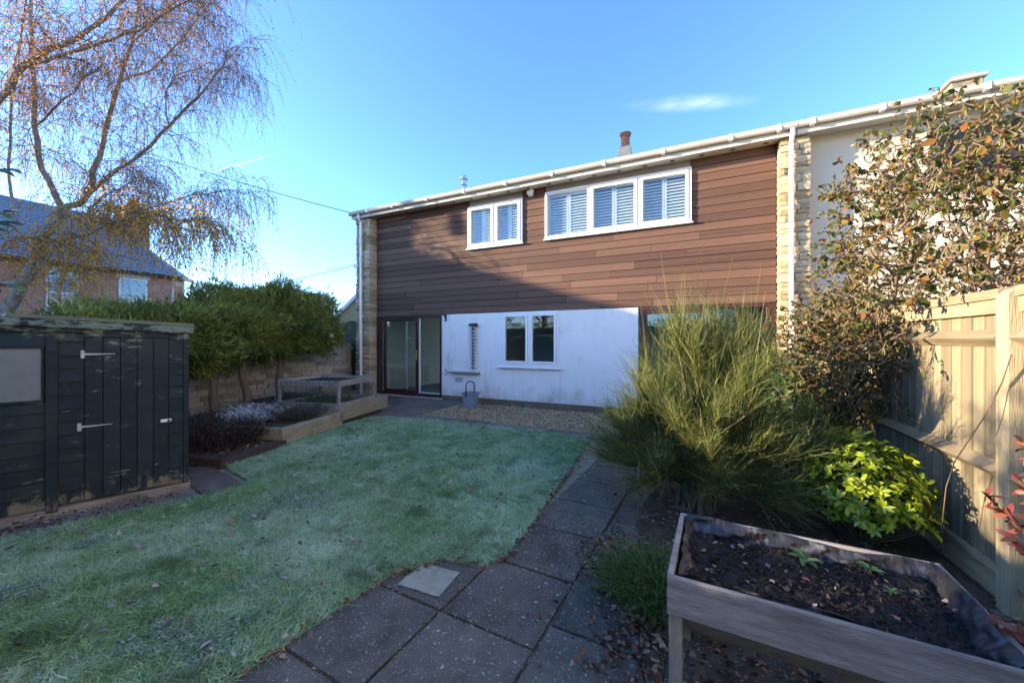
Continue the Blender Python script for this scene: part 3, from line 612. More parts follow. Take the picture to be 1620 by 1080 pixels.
# sliding door
def sliding(parent, d, mulls, lead, label, sashx):
    x0, x1, z0, z1 = d; fb = MB()
    fb.box((x0,YF-.02,z1-.075),(x1,YF+.09,z1)); fb.box((x0,YF-.02,z0),(x1,YF+.09,z0+.07)); fb.box((x0,YF-.02,z0+.07),(x0+.09,YF+.09,z1-.075)); fb.box((x1-.055,YF-.02,z0+.07),(x1,YF+.09,z1-.075))
    dr = fb.build('sliding_door', M['brownframe'], parent, bevel=.004); dr['label'] = label
    a, b = sashx
    sb = MB(); frame_ring(sb, a, b, z0+.072, z1-.078, YF-.012, YF+.03, .075); sh = sb.build('door_leaf', M['brownframe'], dr, bevel=.003)
    MB().box((a+.07,YF+.006,z0+.14),(b-.07,YF+.012,z1-.15)).build('pane', M['doorglass'], dr)
    MB().box((b-.062,YF-.03,1.0),(b-.014,YF-.013,1.27)).build('handle', M['brass'], sh)
    MB().lathe((0,0,0), [(.022,0),(.022,.01)], 12).build('lock_disc', M['upvc'], sh).matrix_basis = RM[sh].inverted() @ Matrix.Translation((b-.04,YF-.013,1.72)) @ Matrix.Rotation(R_(90), 4, 'X')
    wb = MB(); wb.box((b,YF+.036,z0+.072),(b+.035,YF+.07,z1-.078)); wb.box((b+.035,YF+.036,z0+.072),(x1-.057,YF+.07,z0+.10))
    wb.box((a+.62*(b-a),YF+.04,z0+.11),(a+.62*(b-a)+.05,YF+.068,z1-.12)); wb.build('inner_leaf_edge', M['upvc'], dr)
    MB().box((b+.03,YF+.05,z0+.10),(x1-.056,YF+.056,z1-.08)).build('pane', M['doorglass'], dr)
    MB().box((x0+.09,YF+.045,z0+.07),(x0+.16,YF+.055,z1-.08)).build('pane', M['doorglass'], dr)
    return dr
sliding(house, D1, None, None, 'brown framed sliding patio door by the left stone pier', (-7.82,-6.62))
dd = sliding(house, (D2[0]+.03,D2[1]-.09,D2[2],D2[3]), None, None, 'brown framed patio door behind the broom bush', (-.9,.2))
boxes('door_reveal', M['upvc'], house, [((-1.06,YF-.015,.06),(-1.002,YF+.02,2.19))])
boxes('door_side_panel', M['brownframe'], house, [((D2[1]-.088,YF-.01,.06),(D2[1],YF+.05,2.19))])
# small fittings on the wall
vb = MB()
for i in range(4): vb.box((-5.46,YF-.012,2.075+i*.028),(-5.19,YF+.004,2.090+i*.028))
vb.box((-5.47,YF-.006,2.06),(-5.18,YF+.004,2.185)); vb.build('air_vent', M['upvc'], house)
vb = MB()
for i in range(4): vb.box((-5.44,YF-.005,.485+i*.03),(-5.21,YF+.004,.497+i*.03))
vb.build('air_brick', M['vent'], house)
sl_ = thing('security_light', 'small white security floodlight under the eaves between the upper windows', 'light', (-3.33, YF-.05, 4.86))
MB().hexa([(-3.40,7.92,4.84),(-3.26,7.92,4.84),(-3.28,8.0,4.80),(-3.38,8.0,4.80),(-3.42,7.93,4.93),(-3.24,7.93,4.93),(-3.28,8.02,4.90),(-3.38,8.02,4.90)]).build('lamp_body', M['upvc'], sl_, bevel=.006)
MB().box((-3.36,8.0,4.84),(-3.30,8.045,4.92)).build('bracket', M['upvc'], sl_); MB().lathe((-3.33,7.97,4.92), [(.04,0),(.045,.02),(.03,.07)], 12).build('sensor', M['cream'], sl_)
wl = thing('wall_hook', 'black iron hanging bracket on the white wall beside the sliding door', 'bracket', (-5.7, YF, 2.1))
kb = MB(); kb.box((-5.74,YF-.018,2.02),(-5.70,YF,2.20)); kb.build('back_plate', M['black'], wl)
kb = MB(); kb.tube([(-5.72,YF-.01,2.15),(-5.70,YF-.12,2.17),(-5.66,YF-.16,2.14),(-5.64,YF-.13,2.09)], .012, 6); kb.tube([(-5.72,YF-.01,2.06),(-5.68,YF-.08,2.05),(-5.65,YF-.10,2.02)], .012, 6); kb.tube([(-5.70,YF-.12,2.16),(-5.76,YF-.14,2.18)], .012, 6); kb.build('scroll_arm', M['black'], wl)
# dried hanging wind chime
wc = thing('wind_chime', 'brown wind chime of hanging rods on the white wall above the shelf', 'wind chime', (-4.87, YF, .85))
MB().hexa([(-4.98,YF-.13,1.88),(-4.76,YF-.13,1.88),(-4.76,YF-.002,1.88),(-4.98,YF-.002,1.88),(-4.95,YF-.11,1.94),(-4.79,YF-.11,1.94),(-4.79,YF-.002,1.95),(-4.95,YF-.002,1.95)]).build('roof_cap', M['black'], wc)
for i, (xx, z0) in enumerate(((-4.955,1.0),(-4.91,.95),(-4.83,.95),(-4.785,1.02))): MB().tube([(xx,YF-.07,1.88),(xx+random.uniform(-.01,.01),YF-.07,1.5),(-4.87+(xx+4.87)*.45,YF-.07,z0-.1)], .006, 5).build('rod', M['endwood'], wc)
cb = MB()
for i in range(11): z = 1.80-i*.085; cb.lathe((-4.87,YF-.07,z-.03), [(.006,0),(.030-.0012*i,.015),(.026-.0012*i,.045),(.006,.06)], 8)
cb.tube([(-4.87,YF-.07,1.9),(-4.87,YF-.07,.80)], .006, 5); cb.build('centre_string', M['black'], wc)
MB().box((-4.945,YF-.085,.84),(-4.80,YF-.055,.855)).build('striker', M['black'], wc)
ws = thing('wall_shelf', 'narrow weathered wooden shelf with wire end fixed to the white wall', 'shelf', (-5.15, YF, .72))
MB().box((-5.52,YF-.10,.70),(-4.70,YF-.001,.745)).build('shelf_board', M['endwood'], ws, bevel=.004)
kb = MB(); kb.tube([(-5.50,YF-.06,.72),(-5.58,YF-.07,.72),(-5.66,YF-.08,.76),(-5.70,YF-.08,.81)], .008, 5); kb.tube([(-5.58,YF-.07,.72),(-5.66,YF-.07,.69),(-5.69,YF-.07,.64)], .008, 5); kb.tube([(-5.64,YF-.07,.75),(-5.71,YF-.07,.74)], .007, 5); kb.build('wire_end', M['black'], ws)
for xx in (-5.40,-4.82): MB().hexa([(xx-.01,YF-.09,.69),(xx+.01,YF-.09,.69),(xx+.01,YF-.001,.69),(xx-.01,YF-.001,.69),(xx-.01,YF-.09,.70),(xx+.01,YF-.09,.70),(xx+.01,YF-.001,.70),(xx-.01,YF-.001,.70)]).build('shelf_bracket', M['black'], ws)
# grey tub with loop handle
tb = thing('mop_bucket', 'grey plastic bucket with a tall black loop handle against the white wall', 'bucket', (-4.62, 7.48, 0), R_(8))
bk = MB(RM[tb]); bk.M = None
def ring_rect(hx, hy, z, cx=0): return [(cx-hx,-hy,z),(cx+hx,-hy,z),(cx+hx,hy,z),(cx-hx,hy,z)]
vs = ring_rect(.125,.10,-.02)+ring_rect(.16,.13,.30)+ring_rect(.18,.145,.305)+ring_rect(.18,.145,.335)+ring_rect(.155,.12,.335)+ring_rect(.118,.092,.02)
fs = [(3,2,1,0)]+[(4*i+k, 4*i+(k+1) % 4, 4*i+4+(k+1) % 4, 4*i+4+k) for i in range(5) for k in range(4)]+[(20,21,22,23)]
me = bpy.data.meshes.new('bucket_body'); me.from_pydata(vs, [], fs)
b_ = bmesh.new(); b_.from_mesh(me); bmesh.ops.recalc_face_normals(b_, faces=b_.faces); bmesh.ops.bevel(b_, geom=b_.edges[:], offset=.008, segments=2, affect='EDGES'); b_.to_mesh(me); b_.free()
link('bucket_body', me, M['tub'], tb)
me = MB().hexa([(.17,-.05,.27),(.24,-.03,.33),(.24,.03,.33),(.17,.05,.27),(.17,-.05,.335),(.25,-.035,.345),(.25,.035,.345),(.17,.05,.335)]).mesh('spout'); link('spout', me, M['tub'], tb)
hp = [(-.05,-.15,.24),(-.05,-.15,.50)]+[(-.05+.075-.075*math.cos(a),-.15+.06*(1-math.cos(a)),.52+.07*math.sin(a)) for a in np.linspace(.2, 2.94, 7)]+[(.10,-.03,.50),(.10,-.03,.30)]
me = MB().tube(hp, .013, 8).mesh('handle'); link('handle', me, M['black'], tb)

# ------------------------------------------------------------------ house next door
nb = thing('neighbouring_house', 'cream rendered house next door with a grey window behind the hazel', 'house', (4.5, YF, 0))
boxes('wall', M['plasterwhite'], nb, [((1.78,YF,-.05),(3.30,yb,5.0)), ((4.75,YF,-.05),(8.4,yb,5.0)), ((3.30,YF,-.05),(4.75,yb,3.85)), ((3.30,YF,4.78),(4.75,yb,5.0))])
boxes('side_wall', M['plasterwhite'], nb, [((8.1,yb,-.05),(8.4,15.4,5.0)), ((1.78,15.2,-.05),(8.1,15.4,5.0))])
boxes('upper_room', M['darkroom'], nb, [((1.78,10.5,2.5),(8.1,10.6,5.0)), ((1.78,yb,2.4),(8.1,10.6,2.5))])
eaves(nb, 1.56, 8.5, [1.75,2.6,3.7,4.8,5.9])
nrf = roof(nb, 1.552, 8.5)
fb = MB(); frame_ring(fb, 3.30, 4.75, 3.85, 4.78, YF-.01, YF+.06, .07); fb.box((4.0,YF-.008,3.92),(4.07,YF+.058,4.71)); nw = fb.build('window', M['greyframe'], nb)
MB().box((3.37,YF+.02,3.92),(4.68,YF+.026,4.71)).build('pane', M['glass'], nw)
cbx = MB(); cbx.box((5.02,11.45,6.0),(5.52,11.95,7.06)); nc = cbx.build('chimney', M['stone'], nrf, bevel=.02)
MB().box((4.96,11.39,7.06),(5.58,12.01,7.14)).build('chimney_cap', M['cream'], nrf, bevel=.02)
MB().hexa([(5.05,11.48,7.14),(5.49,11.48,7.14),(5.49,11.92,7.14),(5.05,11.92,7.14),(5.12,11.55,7.26),(5.42,11.55,7.26),(5.42,11.85,7.26),(5.12,11.85,7.26)]).build('flaunching', M['mortar'], nrf)

# ------------------------------------------------------------------ garden shed
shed = thing('garden_shed', 'dark navy painted timber shed with peeling paint and a murky window', 'shed', (-4.70, 2.09, 0), math.atan2(-.936, -.352))
def sh_part(name, lst, mt, bevel=.0, parent=shed):
    mb = MB()
    for a, b in lst: mb.box(a, b)
    me = mb.mesh(name)
    if bevel:
        b = bmesh.new(); b.from_mesh(me); bmesh.ops.bevel(b, geom=b.edges[:], offset=bevel, segments=1, affect='EDGES'); b.to_mesh(me); b.free()
    return link(name, me, mt, parent)
LS = 3.6  # out-of-view length stretched to keep sun off the near lawn
sh_part('wall_core', [((.03,-1.7,.06),(LS,-.03,1.58))], M['shed'])
def clad(x0, x1, z0, z1, bh=.118, y=0.0):
    z = z0
    while z < z1-.02:
        zz = min(z+bh, z1)
        mb = MB().hexa([(x0,-.025,z),(x1,-.025,z),(x1,y-.001,z),(x0,y-.001,z),(x0,-.025,zz-.004),(x1,-.025,zz-.004),(x1,y-.014,zz-.004),(x0,y-.014,zz-.004)])
        me = mb.mesh('cladding_board'); link('cladding_board', me, M['shed'], shed); z = zz
clad(.035, .14, .10, 1.56); clad(.71, .86, .08, 1.56); clad(.93, LS, .06, .975); clad(1.75, LS, .975, 1.45); clad(.93, LS, 1.46, 1.58); clad(.14, .71, 1.545, 1.62)
sh_part('corner_trim', [((-.008,-.05,.05),(.035,.012,1.60))], M['shed'], .003)
sh_part('corner_trim', [((.86,-.03,.02),(.93,.022,1.56))], M['shed'], .003)
# vertical boarded door
for i in range(5):
    a = .145+i*.1125; sh_part('door_board', [((a,-.02,.075),(a+.110,.010+random.uniform(-.002,.003),1.535))], M['shed'], .003)
sh_part('door_lintel', [((.135,-.02,1.538),(.715,.020,1.566))], M['shed'], .003)
def hinge(z, x):
    h_ = sh_part('strap_hinge', [((x-.010,.011,z-.036),(x+.014,.018,z+.036))], M['whitepaint'])
    me = MB().hexa([(x-.20,.011,z-.003),(x+.01,.011,z-.010),(x+.01,.017,z-.010),(x-.20,.017,z-.003),(x-.20,.011,z+.003),(x+.01,.011,z+.010),(x+.01,.017,z+.010),(x-.20,.017,z+.003)]).mesh('strap'); link('strap', me, M['whitepaint'], h_)
hinge(1.385, .715); hinge(.735, .735)
lt = sh_part('latch', [((.125,.013,.698),(.205,.022,.728))], M['upvc'], .003)
sh_part('latch_bolt', [((.135,.022,.704),(.155,.028,.722))], M['black'], 0, lt)
wf = sh_part('window', [((.94,-.03,.978),(1.70,.004,1.0)), ((.94,-.03,1.44),(1.70,.004,1.458)), ((.94,-.03,1.0),(.955,.004,1.44)), ((1.68,-.03,1.0),(1.70,.004,1.44))], M['shed'])
sh_part('pane', [((.955,-.024,1.0),(1.68,-.008,1.44))], M['shedpane'], 0, wf)
# roof with front bargeboard
me = MB().hexa([(-.05,-1.85,1.61),(LS+.1,-1.85,1.755),(LS+.1,.05,1.815),(-.05,.05,1.652),(-.05,-1.85,1.640),(LS+.1,-1.85,1.785),(LS+.1,.05,1.845),(-.05,.05,1.682)]).mesh('roof'); link('roof', me, M['shedroof'], shed)
me = MB().hexa([(-.045,.022,1.585),(LS+.1,.022,1.745),(LS+.1,.044,1.745),(-.045,.044,1.585),(-.045,.022,1.650),(LS+.1,.022,1.812),(LS+.1,.044,1.812),(-.045,.044,1.650)]).mesh('bargeboard'); link('bargeboard', me, M['shed'], shed)
me = MB().hexa([(.0,-.02,1.58),(LS,-.02,1.58),(LS,.006,1.58),(.0,.006,1.58),(.0,-.02,1.655),(LS,-.02,1.77),(LS,.006,1.77),(.0,.006,1.655)]).mesh('top_board'); link('top_board', me, M['shed'], shed)
sh_part('base_bearer', [((-.02,-1.6,-.05),(LS,.012,.052))], M['oldwood'])

# ------------------------------------------------------------------ sleeper beds, cage
dirx = math.atan2(.974, -.228)
def bed(label, x0, x1, width, zb, zt, mt, soilz, loc=(-5.05, 2.58, 0)):
    Lm = Matrix.Translation(loc) @ Matrix.Rotation(dirx, 4, 'Z')
    o = thing('raised_bed', label, 'raised bed', tuple(Lm @ Vector((x0, 0, 0))), dirx, 'stepped raised beds')
    l = x1-x0; t = .10
    for a, b in (((0,0,zb),(l,t,zt)), ((0,t+.002,zb),(t,width,zt-.004)), ((l-t,t+.002,zb),(l,width,zt-.004))):
        mb = MB().box(a, b); me = mb.mesh('sleeper'); bb = bmesh.new(); bb.from_mesh(me); bmesh.ops.bevel(bb, geom=bb.edges[:], offset=.008, segments=1, affect='EDGES'); bb.to_mesh(me); bb.free(); link('sleeper', me, mt, o)
    me = MB().box((t+.002,t+.002,-.06),(l-t-.002,width,soilz)).mesh('soil'); link('soil', me, M['earth'], o)
    return o, Lm
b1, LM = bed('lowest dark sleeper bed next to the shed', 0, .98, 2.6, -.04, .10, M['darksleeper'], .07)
b2, _ = bed('middle sleeper bed with a silver plant', .90, 2.22, 2.6, .02, .26, M['sleeper'], .20)
b3, _ = bed('highest sleeper bed carrying the netted cage', 2.14, 3.70, 2.6, .10, .36, M['sleeper'], .30)
boxes_low = MB().hexa([tuple(LM @ Vector(p)) for p in ((.98,.012,-.05),(2.3,.012,-.05),(2.3,.09,-.05),(.98,.09,-.05),(.98,.012,.02),(2.3,.012,.02),(2.3,.09,.02),(.98,.09,.02))])
boxes_low.build('bottom_sleeper', M['darksleeper'], b2)
cg = thing('netted_cage', 'low timber frame cage covered with green netting on the highest sleeper bed', 'cage', tuple(LM @ Vector((2.2,.06,.36))), dirx)
cx1, cy1, chh = 1.12, 1.28, .44
for nm, a, b in (('top_rail',(0,0,chh-.10),(cx1,.05,chh)),('top_rail',(0,cy1-.05,chh-.10),(cx1,cy1,chh)),('top_rail',(0,.05,chh-.098),(.05,cy1-.05,chh-.002)),('top_rail',(cx1-.05,.05,chh-.098),(cx1,cy1-.05,chh-.002)),
                 ('bottom_rail',(0,0,0),(cx1,.05,.045)),('bottom_rail',(0,cy1-.05,0),(cx1,cy1,.045)),('bottom_rail',(0,.05,.002),(.05,cy1-.05,.043)),('bottom_rail',(cx1-.05,.05,.002),(cx1,cy1-.05,.043)),
                 ('corner_post',(.004,.004,.045),(.05,.046,chh-.1)),('corner_post',(cx1-.05,.004,.045),(cx1-.004,.046,chh-.1)),('corner_post',(.004,cy1-.046,.045),(.05,cy1-.004,chh-.1)),('corner_post',(cx1-.05,cy1-.046,.045),(cx1-.004,cy1-.004,chh-.1))):
    me = MB().box(a, b).mesh(nm); link(nm, me, M['oldwood'], cg)
nm_ = MB()
def netting(p, u, v, nu, nv, w=.0022):
    p, u, v = Vector(p), Vector(u), Vector(v)
    for i in range(nu+1): nm_.bar(p+u*(i/nu), p+u*(i/nu)+v, w)
    for j in range(nv+1): nm_.bar(p+v*(j/nv), p+v*(j/nv)+u, w)
netting((0,.025,.045), (cx1,0,0), (0,0,chh-.145), 44, 13); netting((.025,0,.045), (0,cy1,0), (0,0,chh-.145), 50, 13); netting((cx1-.025,0,.045), (0,cy1,0), (0,0,chh-.145), 50, 13); netting((0,cy1-.025,.045), (cx1,0,0), (0,0,chh-.145), 44, 13)
netting((0,0,chh-.05), (cx1,0,0), (0,cy1,0), 40, 44)
me = nm_.mesh('netting'); link('netting', me, M['netting'], cg)

# plants in the beds
def tuft(name, label, cat, base, n, rad, hgt, spread, mt, width=.004, droop=.1, ll=0, lw=0, lmat=None, group=None):
    o = thing(name, label, cat, base, 0, group); b = np.array(base)
    a = rng.uniform(0, 2*math.pi, n); r = rad*np.sqrt(rng.random(n))*.55
    P = b+np.stack([r*np.cos(a), r*np.sin(a), np.zeros(n)], 1)
    D = unit(np.stack([np.cos(a)*spread*(.2+r/rad)+rng.normal(0, .15, n), np.sin(a)*spread*(.2+r/rad)+rng.normal(0, .15, n), np.ones(n)], 1))
    Lh = hgt*rng.uniform(.6, 1.1, n); Bn = np.stack([np.cos(a)*droop, np.sin(a)*droop, -droop*rng.random(n)], 1)
    blades('stems', P, D, Bn, Lh, width, mt, o, 4)
    if ll:
        k = 9; t = rng.uniform(.25, 1, (n, k, 1)); Q = (P[:, None]+D[:, None]*t*Lh[:, None, None]+Bn[:, None]*t*t*Lh[:, None, None]).reshape(-1, 3)
        leaves('foliage', Q, np.repeat(D, k, 0)+rng.normal(0, .6, (n*k, 3)), rng.normal(size=(n*k, 3)), ll*rng.uniform(.6, 1.2, n*k), lw, lmat or mt, o, 'diamond')
    return o
def bp_(x, y, z): return tuple(LM @ Vector((x, y, z)))
tuft('dead_perennial', 'dark dead stalks of a dried-up perennial in the lowest sleeper bed', 'plant', bp_(.55,.55,.07), 420, .62, .40, .8, M['darkstem'], .006, .1, .035, .014)
tuft('dead_perennial', 'taller dark dead stalks beside the stone wall behind the lowest bed', 'plant', bp_(.62,1.35,.07), 260, .55, .45, .7, M['darkstem'], .006, .1, .035, .014)
tuft('silver_plant', 'frosty silver-blue plant with drooping leaves in the middle sleeper bed', 'plant', bp_(1.45,1.05,.20), 420, .22, .32, 1.2, M['silver'], .011, .6, .05, .012)
tuft('dry_shrub', 'rounded grey-brown dry shrub beside the silver plant', 'shrub', bp_(1.80,.55,.20), 560, .46, .36, 1.25, M['lavender'], .005, .2, .03, .007)
tuft('green_ground_plant', 'low green leafy plant inside the netted cage', 'plant', bp_(2.75,.7,.30), 260, .6, .16, 1.4, M['fern'], .006, .4, .05, .03)
tuft('ivy_clump', 'small green leafy clump between the shed and the stone wall', 'plant', bp_(.3,2.0,.07), 130, .4, .34, .9, M['fern'], .004, .3, .06, .045)

# ------------------------------------------------------------------ boundary stone wall, gate
XW = -9.15
bw = thing('stone_boundary_wall', 'old grey stone garden wall half hidden below the conifers', 'wall', (XW-.2, 5, 0))
MB().box((XW-.35,1.2,-.1),(XW-.05,8.15,1.46)).build('wall_core', M['mortar'], bw)
y = 2.9; z = 0.15
while z < 1.45:
    hh = random.choice((.085,.10,.115,.13)); y = 3.2
    while y < 7.9:
        w = random.uniform(.2, .42)
        piece('stone', random.choice(GST), bw, (XW-.085, y+w/2, z+hh/2), (.13+random.uniform(0,.03), w*.97, hh*.94), (0, random.uniform(-.02,.02), random.uniform(-.02,.02))); y += w
    z += hh
gt = thing('garden_gate', 'dark green boarded gate with an arched top beside the stone pier', 'gate', (-9.2, 8.2, 0))
x0, x1 = -9.66, -8.80; nb_ = 8; ww = (x1-x0)/nb_
def arch(x): return 1.78+.34*math.sqrt(max(0, 1-((x-(x0+x1)/2)/((x1-x0)/2*1.04))**2))
for i in range(nb_):
    a = x0+i*ww+.003; b = a+ww-.006; mb = MB(); c = (a+b)/2
    mb.add([(a,8.19,.04),(b,8.19,.04),(b,8.19,arch(b)),(c,8.19,arch(c)),(a,8.19,arch(a)),(a,8.21,.04),(b,8.21,.04),(b,8.21,arch(b)),(c,8.21,arch(c)),(a,8.21,arch(a))], [(0,1,2,3,4),(9,8,7,6,5),(0,5,6,1),(1,6,7,2),(2,7,8,3),(3,8,9,4),(4,9,5,0)])
    mb.build('gate_board', M['gate'], gt)
MB().box((x0+.01,8.165,1.52),(x1-.01,8.188,1.62)).build('ledge', M['gate'], gt); MB().box((x0+.01,8.165,.86),(x1-.01,8.188,.96)).build('ledge', M['gate'], gt); MB().box((x0+.01,8.165,.2),(x1-.01,8.188,.3)).build('ledge', M['gate'], gt)
MB().bar((x0+.06,8.176,1.50),(x1-.06,8.176,.98), .018, .09, (0,0,1)).build('brace', M['gate'], gt); MB().bar((x0+.06,8.174,.84),(x1-.06,8.174,.32), .018, .09).build('brace', M['gate'], gt)
MB().box((x1-.16,8.14,.895),(x1-.02,8.164,.925)).build('bolt', M['steel'], gt)
MB().box((x1+.004,8.10,0),(x1+.10,8.20,1.72)).build('gate_post', M['darksleeper'], gt)
MB().box((x0-.11,8.10,0),(x0-.004,8.20,1.72)).build('gate_post', M['darksleeper'], gt)

# ------------------------------------------------------------------ fence on the right
XF = 1.60
fence = thing('timber_fence', 'weathered close-boarded timber fence lit by low sun along the right side', 'fence', (XF+.05, 4.4, 0))
fbm = MB().hexa([(-.5,-.5,-.5),(.5,-.5,-.5),(.5,.5,-.5),(-.1,.5,-.5),(-.5,-.5,.5),(.5,-.5,.5),(.5,.5,.5),(-.1,.5,.5)]).mesh('fence_board'); fbm.materials.append(M['fence'])
y = .8
while y < 7.75:
    piece('fence_board', fbm, fence, (XF+.012+random.uniform(-.002,.002), y+.056, .95), (.018, .116, 1.58+random.uniform(-.01,.01)), (0, 0, random.uniform(-.01,.01))); y += .110
for y0, y1 in ((.8,3.0),(3.12,5.4),(5.52,7.72)):
    for z in (1.52,.76): 
        mb = MB(); mb.add([(XF,y0,z-.05),(XF-.065,y0,z),(XF,y0,z+.05),(XF,y1,z-.05),(XF-.065,y1,z),(XF,y1,z+.05)], [(0,1,2),(5,4,3),(0,3,4,1),(1,4,5,2),(2,5,3,0)]); mb.build('arris_rail', M['fencerail'], fence)
    MB().box((XF-.03,y0,.17),(XF+.045,y1,.20)).build('capping_strip', M['fencerail'], fence)
    MB().box((XF-.012,y0,-.02),(XF+.025,y1,.155)).build('gravel_board', M['fencerail'], fence, bevel=.004)
    mb = MB(); mb.hexa([(XF-.045,y0,1.745),(XF+.055,y0,1.745),(XF+.055,y1,1.745),(XF-.045,y1,1.745),(XF-.04,y0,1.80),(XF+.05,y0,1.815),(XF+.05,y1,1.815),(XF-.04,y1,1.80)]); mb.build('cap_rail', M['fencerail'], fence)
    MB().box((XF-.028,y0,1.66),(XF-.002,y1,1.743)).build('counter_rail', M['fencerail'], fence)
for yp in (3.06,5.46,7.78,.72):
    mb = MB(); mb.box((XF-.055,yp-.05,-.02),(XF+.055,yp+.05,1.76)); mb.hexa([(XF-.055,yp-.05,1.76),(XF+.055,yp-.05,1.76),(XF+.055,yp+.05,1.76),(XF-.055,yp+.05,1.76),(XF-.02,yp-.05,1.79),(XF+.055,yp-.05,1.80),(XF+.055,yp+.05,1.80),(XF-.02,yp+.05,1.79)])
    mb.build('fence_post', M['fence'], fence)

# ------------------------------------------------------------------ wooden trough planter
pl = thing('wooden_planter', 'weathered grey wooden trough planter on legs in the right foreground', 'planter', (-.09, 1.564, 0), R_(-3))
LX, LY, ZT, BHt = .96, .61, .606, .145
def p_part(name, a, b, mt=M['oldwood'], bevel=.003, parent=pl):
    me = MB().box(a, b).mesh(name); bb = bmesh.new(); bb.from_mesh(me); bmesh.ops.bevel(bb, geom=bb.edges[:], offset=bevel, segments=1, affect='EDGES'); bb.to_mesh(me); bb.free(); return link(name, me, mt, parent)
p_part('front_board', (0,0,ZT-BHt), (LX,.022,ZT)); p_part('back_board', (0,LY-.022,ZT-BHt), (LX,LY,ZT))
p_part('end_board', (-.001,.024,ZT-BHt+.002), (.021,LY-.024,ZT-.001)); p_part('end_board', (LX-.022,.024,ZT-BHt+.002), (LX+.001,LY-.024,ZT-.001))
for a, b in ((.004,.024),(LX-.052,.024),(.004,LY-.072),(LX-.052,LY-.072)): p_part('leg', (a,b,-.02), (a+.048,b+.048,ZT-BHt-.0), M['endwood'])
for s_, (ya, yb2) in enumerate(((.035,.24),(LY-.035,LY-.24))):
    me = MB().hexa([(.06,ya,ZT-BHt-.005),(LX-.06,ya,ZT-BHt-.005),(LX-.06,yb2,.26),(.06,yb2,.26),(.06,ya+.018*(1 if s_==0 else -1),ZT-BHt-.005),(LX-.06,ya+.018*(1 if s_==0 else -1),ZT-BHt-.005),(LX-.06,yb2+.018*(1 if s_==0 else -1),.26),(.06,yb2+.018*(1 if s_==0 else -1),.26)]).mesh('trough_board'); link('trough_board', me, M['endwood'], pl)
p_part('stretcher', (.01,.10,.20), (.04,LY-.10,.255), M['endwood']); p_part('stretcher', (LX-.04,.10,.20), (LX-.01,LY-.10,.255), M['endwood'])
# soil
NX, NY = 90, 55
xs = np.linspace(.03, LX-.03, NX); ys = np.linspace(.03, LY-.03, NY); X, Y = np.meshgrid(xs, ys, indexing='ij')
Zs = ZT-.055+.012*wob(X, Y, 9, 1)+.009*wob(X, Y, 26, 2)+rng.normal(0, .0055, X.shape)+.02*((X/LX-.5)**2)
V = np.stack([X, Y, Zs], -1).reshape(-1, 3); ii = (np.arange(NX-1)[:, None]*NY+np.arange(NY-1)[None]).ravel()
Mp = np.array(RM[pl]); Vw = V @ Mp[:3, :3].T+Mp[:3, 3]
npmesh('soil', Vw, np.stack([ii, ii+NY, ii+NY+1, ii+1], 1), None, M['soil'], pl)
ncl = 900; cxs = rng.uniform(.04, LX-.04, ncl); cys = rng.uniform(.04, LY-.04, ncl); sc = rng.uniform(.003, .011, ncl)
V = np.stack([cxs, cys, np.full(ncl, ZT-.048)], 1)[:, None]+(oc[None]*(1+.4*rng.normal(size=(ncl, 6, 1))))*sc[:, None, None]
ot8 = np.array([(0,1,4),(1,2,4),(2,3,4),(3,0,4),(1,0,5),(2,1,5),(3,2,5),(0,3,5)])
o = npmesh('soil_crumbs', V.reshape(-1, 3) @ Mp[:3, :3].T+Mp[:3, 3], None, (ot8[None]+(np.arange(ncl)*6)[:, None, None]).reshape(-1, 3), M['soil'], pl); o['kind'] = 'stuff'
# crumpled liner round the inside
per = [(.026,.026),(LX-.026,.026),(LX-.026,LY-.026),(.026,LY-.026)]; pts = []
for i in range(4):
    a, b = np.array(per[i]), np.array(per[(i+1) % 4]); L_ = np.linalg.norm(b-a); k = int(L_/.006)
    nrm = np.array([-(b-a)[1], (b-a)[0]])/L_
    for j in range(k): pts.append((*(a+(b-a)*j/k), *nrm, i))
pts = np.array(pts); n = len(pts); s_ = np.arange(n)*.006
top = {0: .002, 1: .022, 2: .012, 3: -.006}
rows = []
for r in range(7):
    t = r/6; fold = lambda x: (np.abs((x/math.pi) % 2-1)-.5)*2; cr = .008*fold(s_*19+r*.7+2*np.sin(s_*7))+.005*fold(s_*43-r*2.1+3*np.sin(s_*5))+.014*np.sin(s_*13+r*.5)*np.sin(s_*5)+.0012*rng.normal(size=n)
    ins = .034*(1-t)+.004+np.abs(cr)*(1.6 if r < 6 else .5)*(1 if r else .5)
    ht = np.array([top[int(i)] for i in pts[:, 4]])+.010*np.sin(s_*6.3)+.005*np.sin(s_*17)
    z = ZT-.068+(.068+ht)*t+.003*np.sin(s_*29+r)
    if r == 6: ins = ins+.0; z = z-.004
    rows.append(np.stack([pts[:, 0]+pts[:, 2]*ins, pts[:, 1]+pts[:, 3]*ins, np.minimum(z, ZT+.03)], 1))
V = np.stack(rows, 0).reshape(-1, 3); q = []
for r in range(6):
    i = np.arange(n); q.append(np.stack([r*n+i, r*n+(i+1) % n, (r+1)*n+(i+1) % n, (r+1)*n+i], 1))
npmesh('liner', V @ Mp[:3, :3].T+Mp[:3, 3], np.concatenate(q), None, M['liner'], pl, smooth=False)
def pw(x, y, z): return RM[pl] @ Vector((x, y, z))
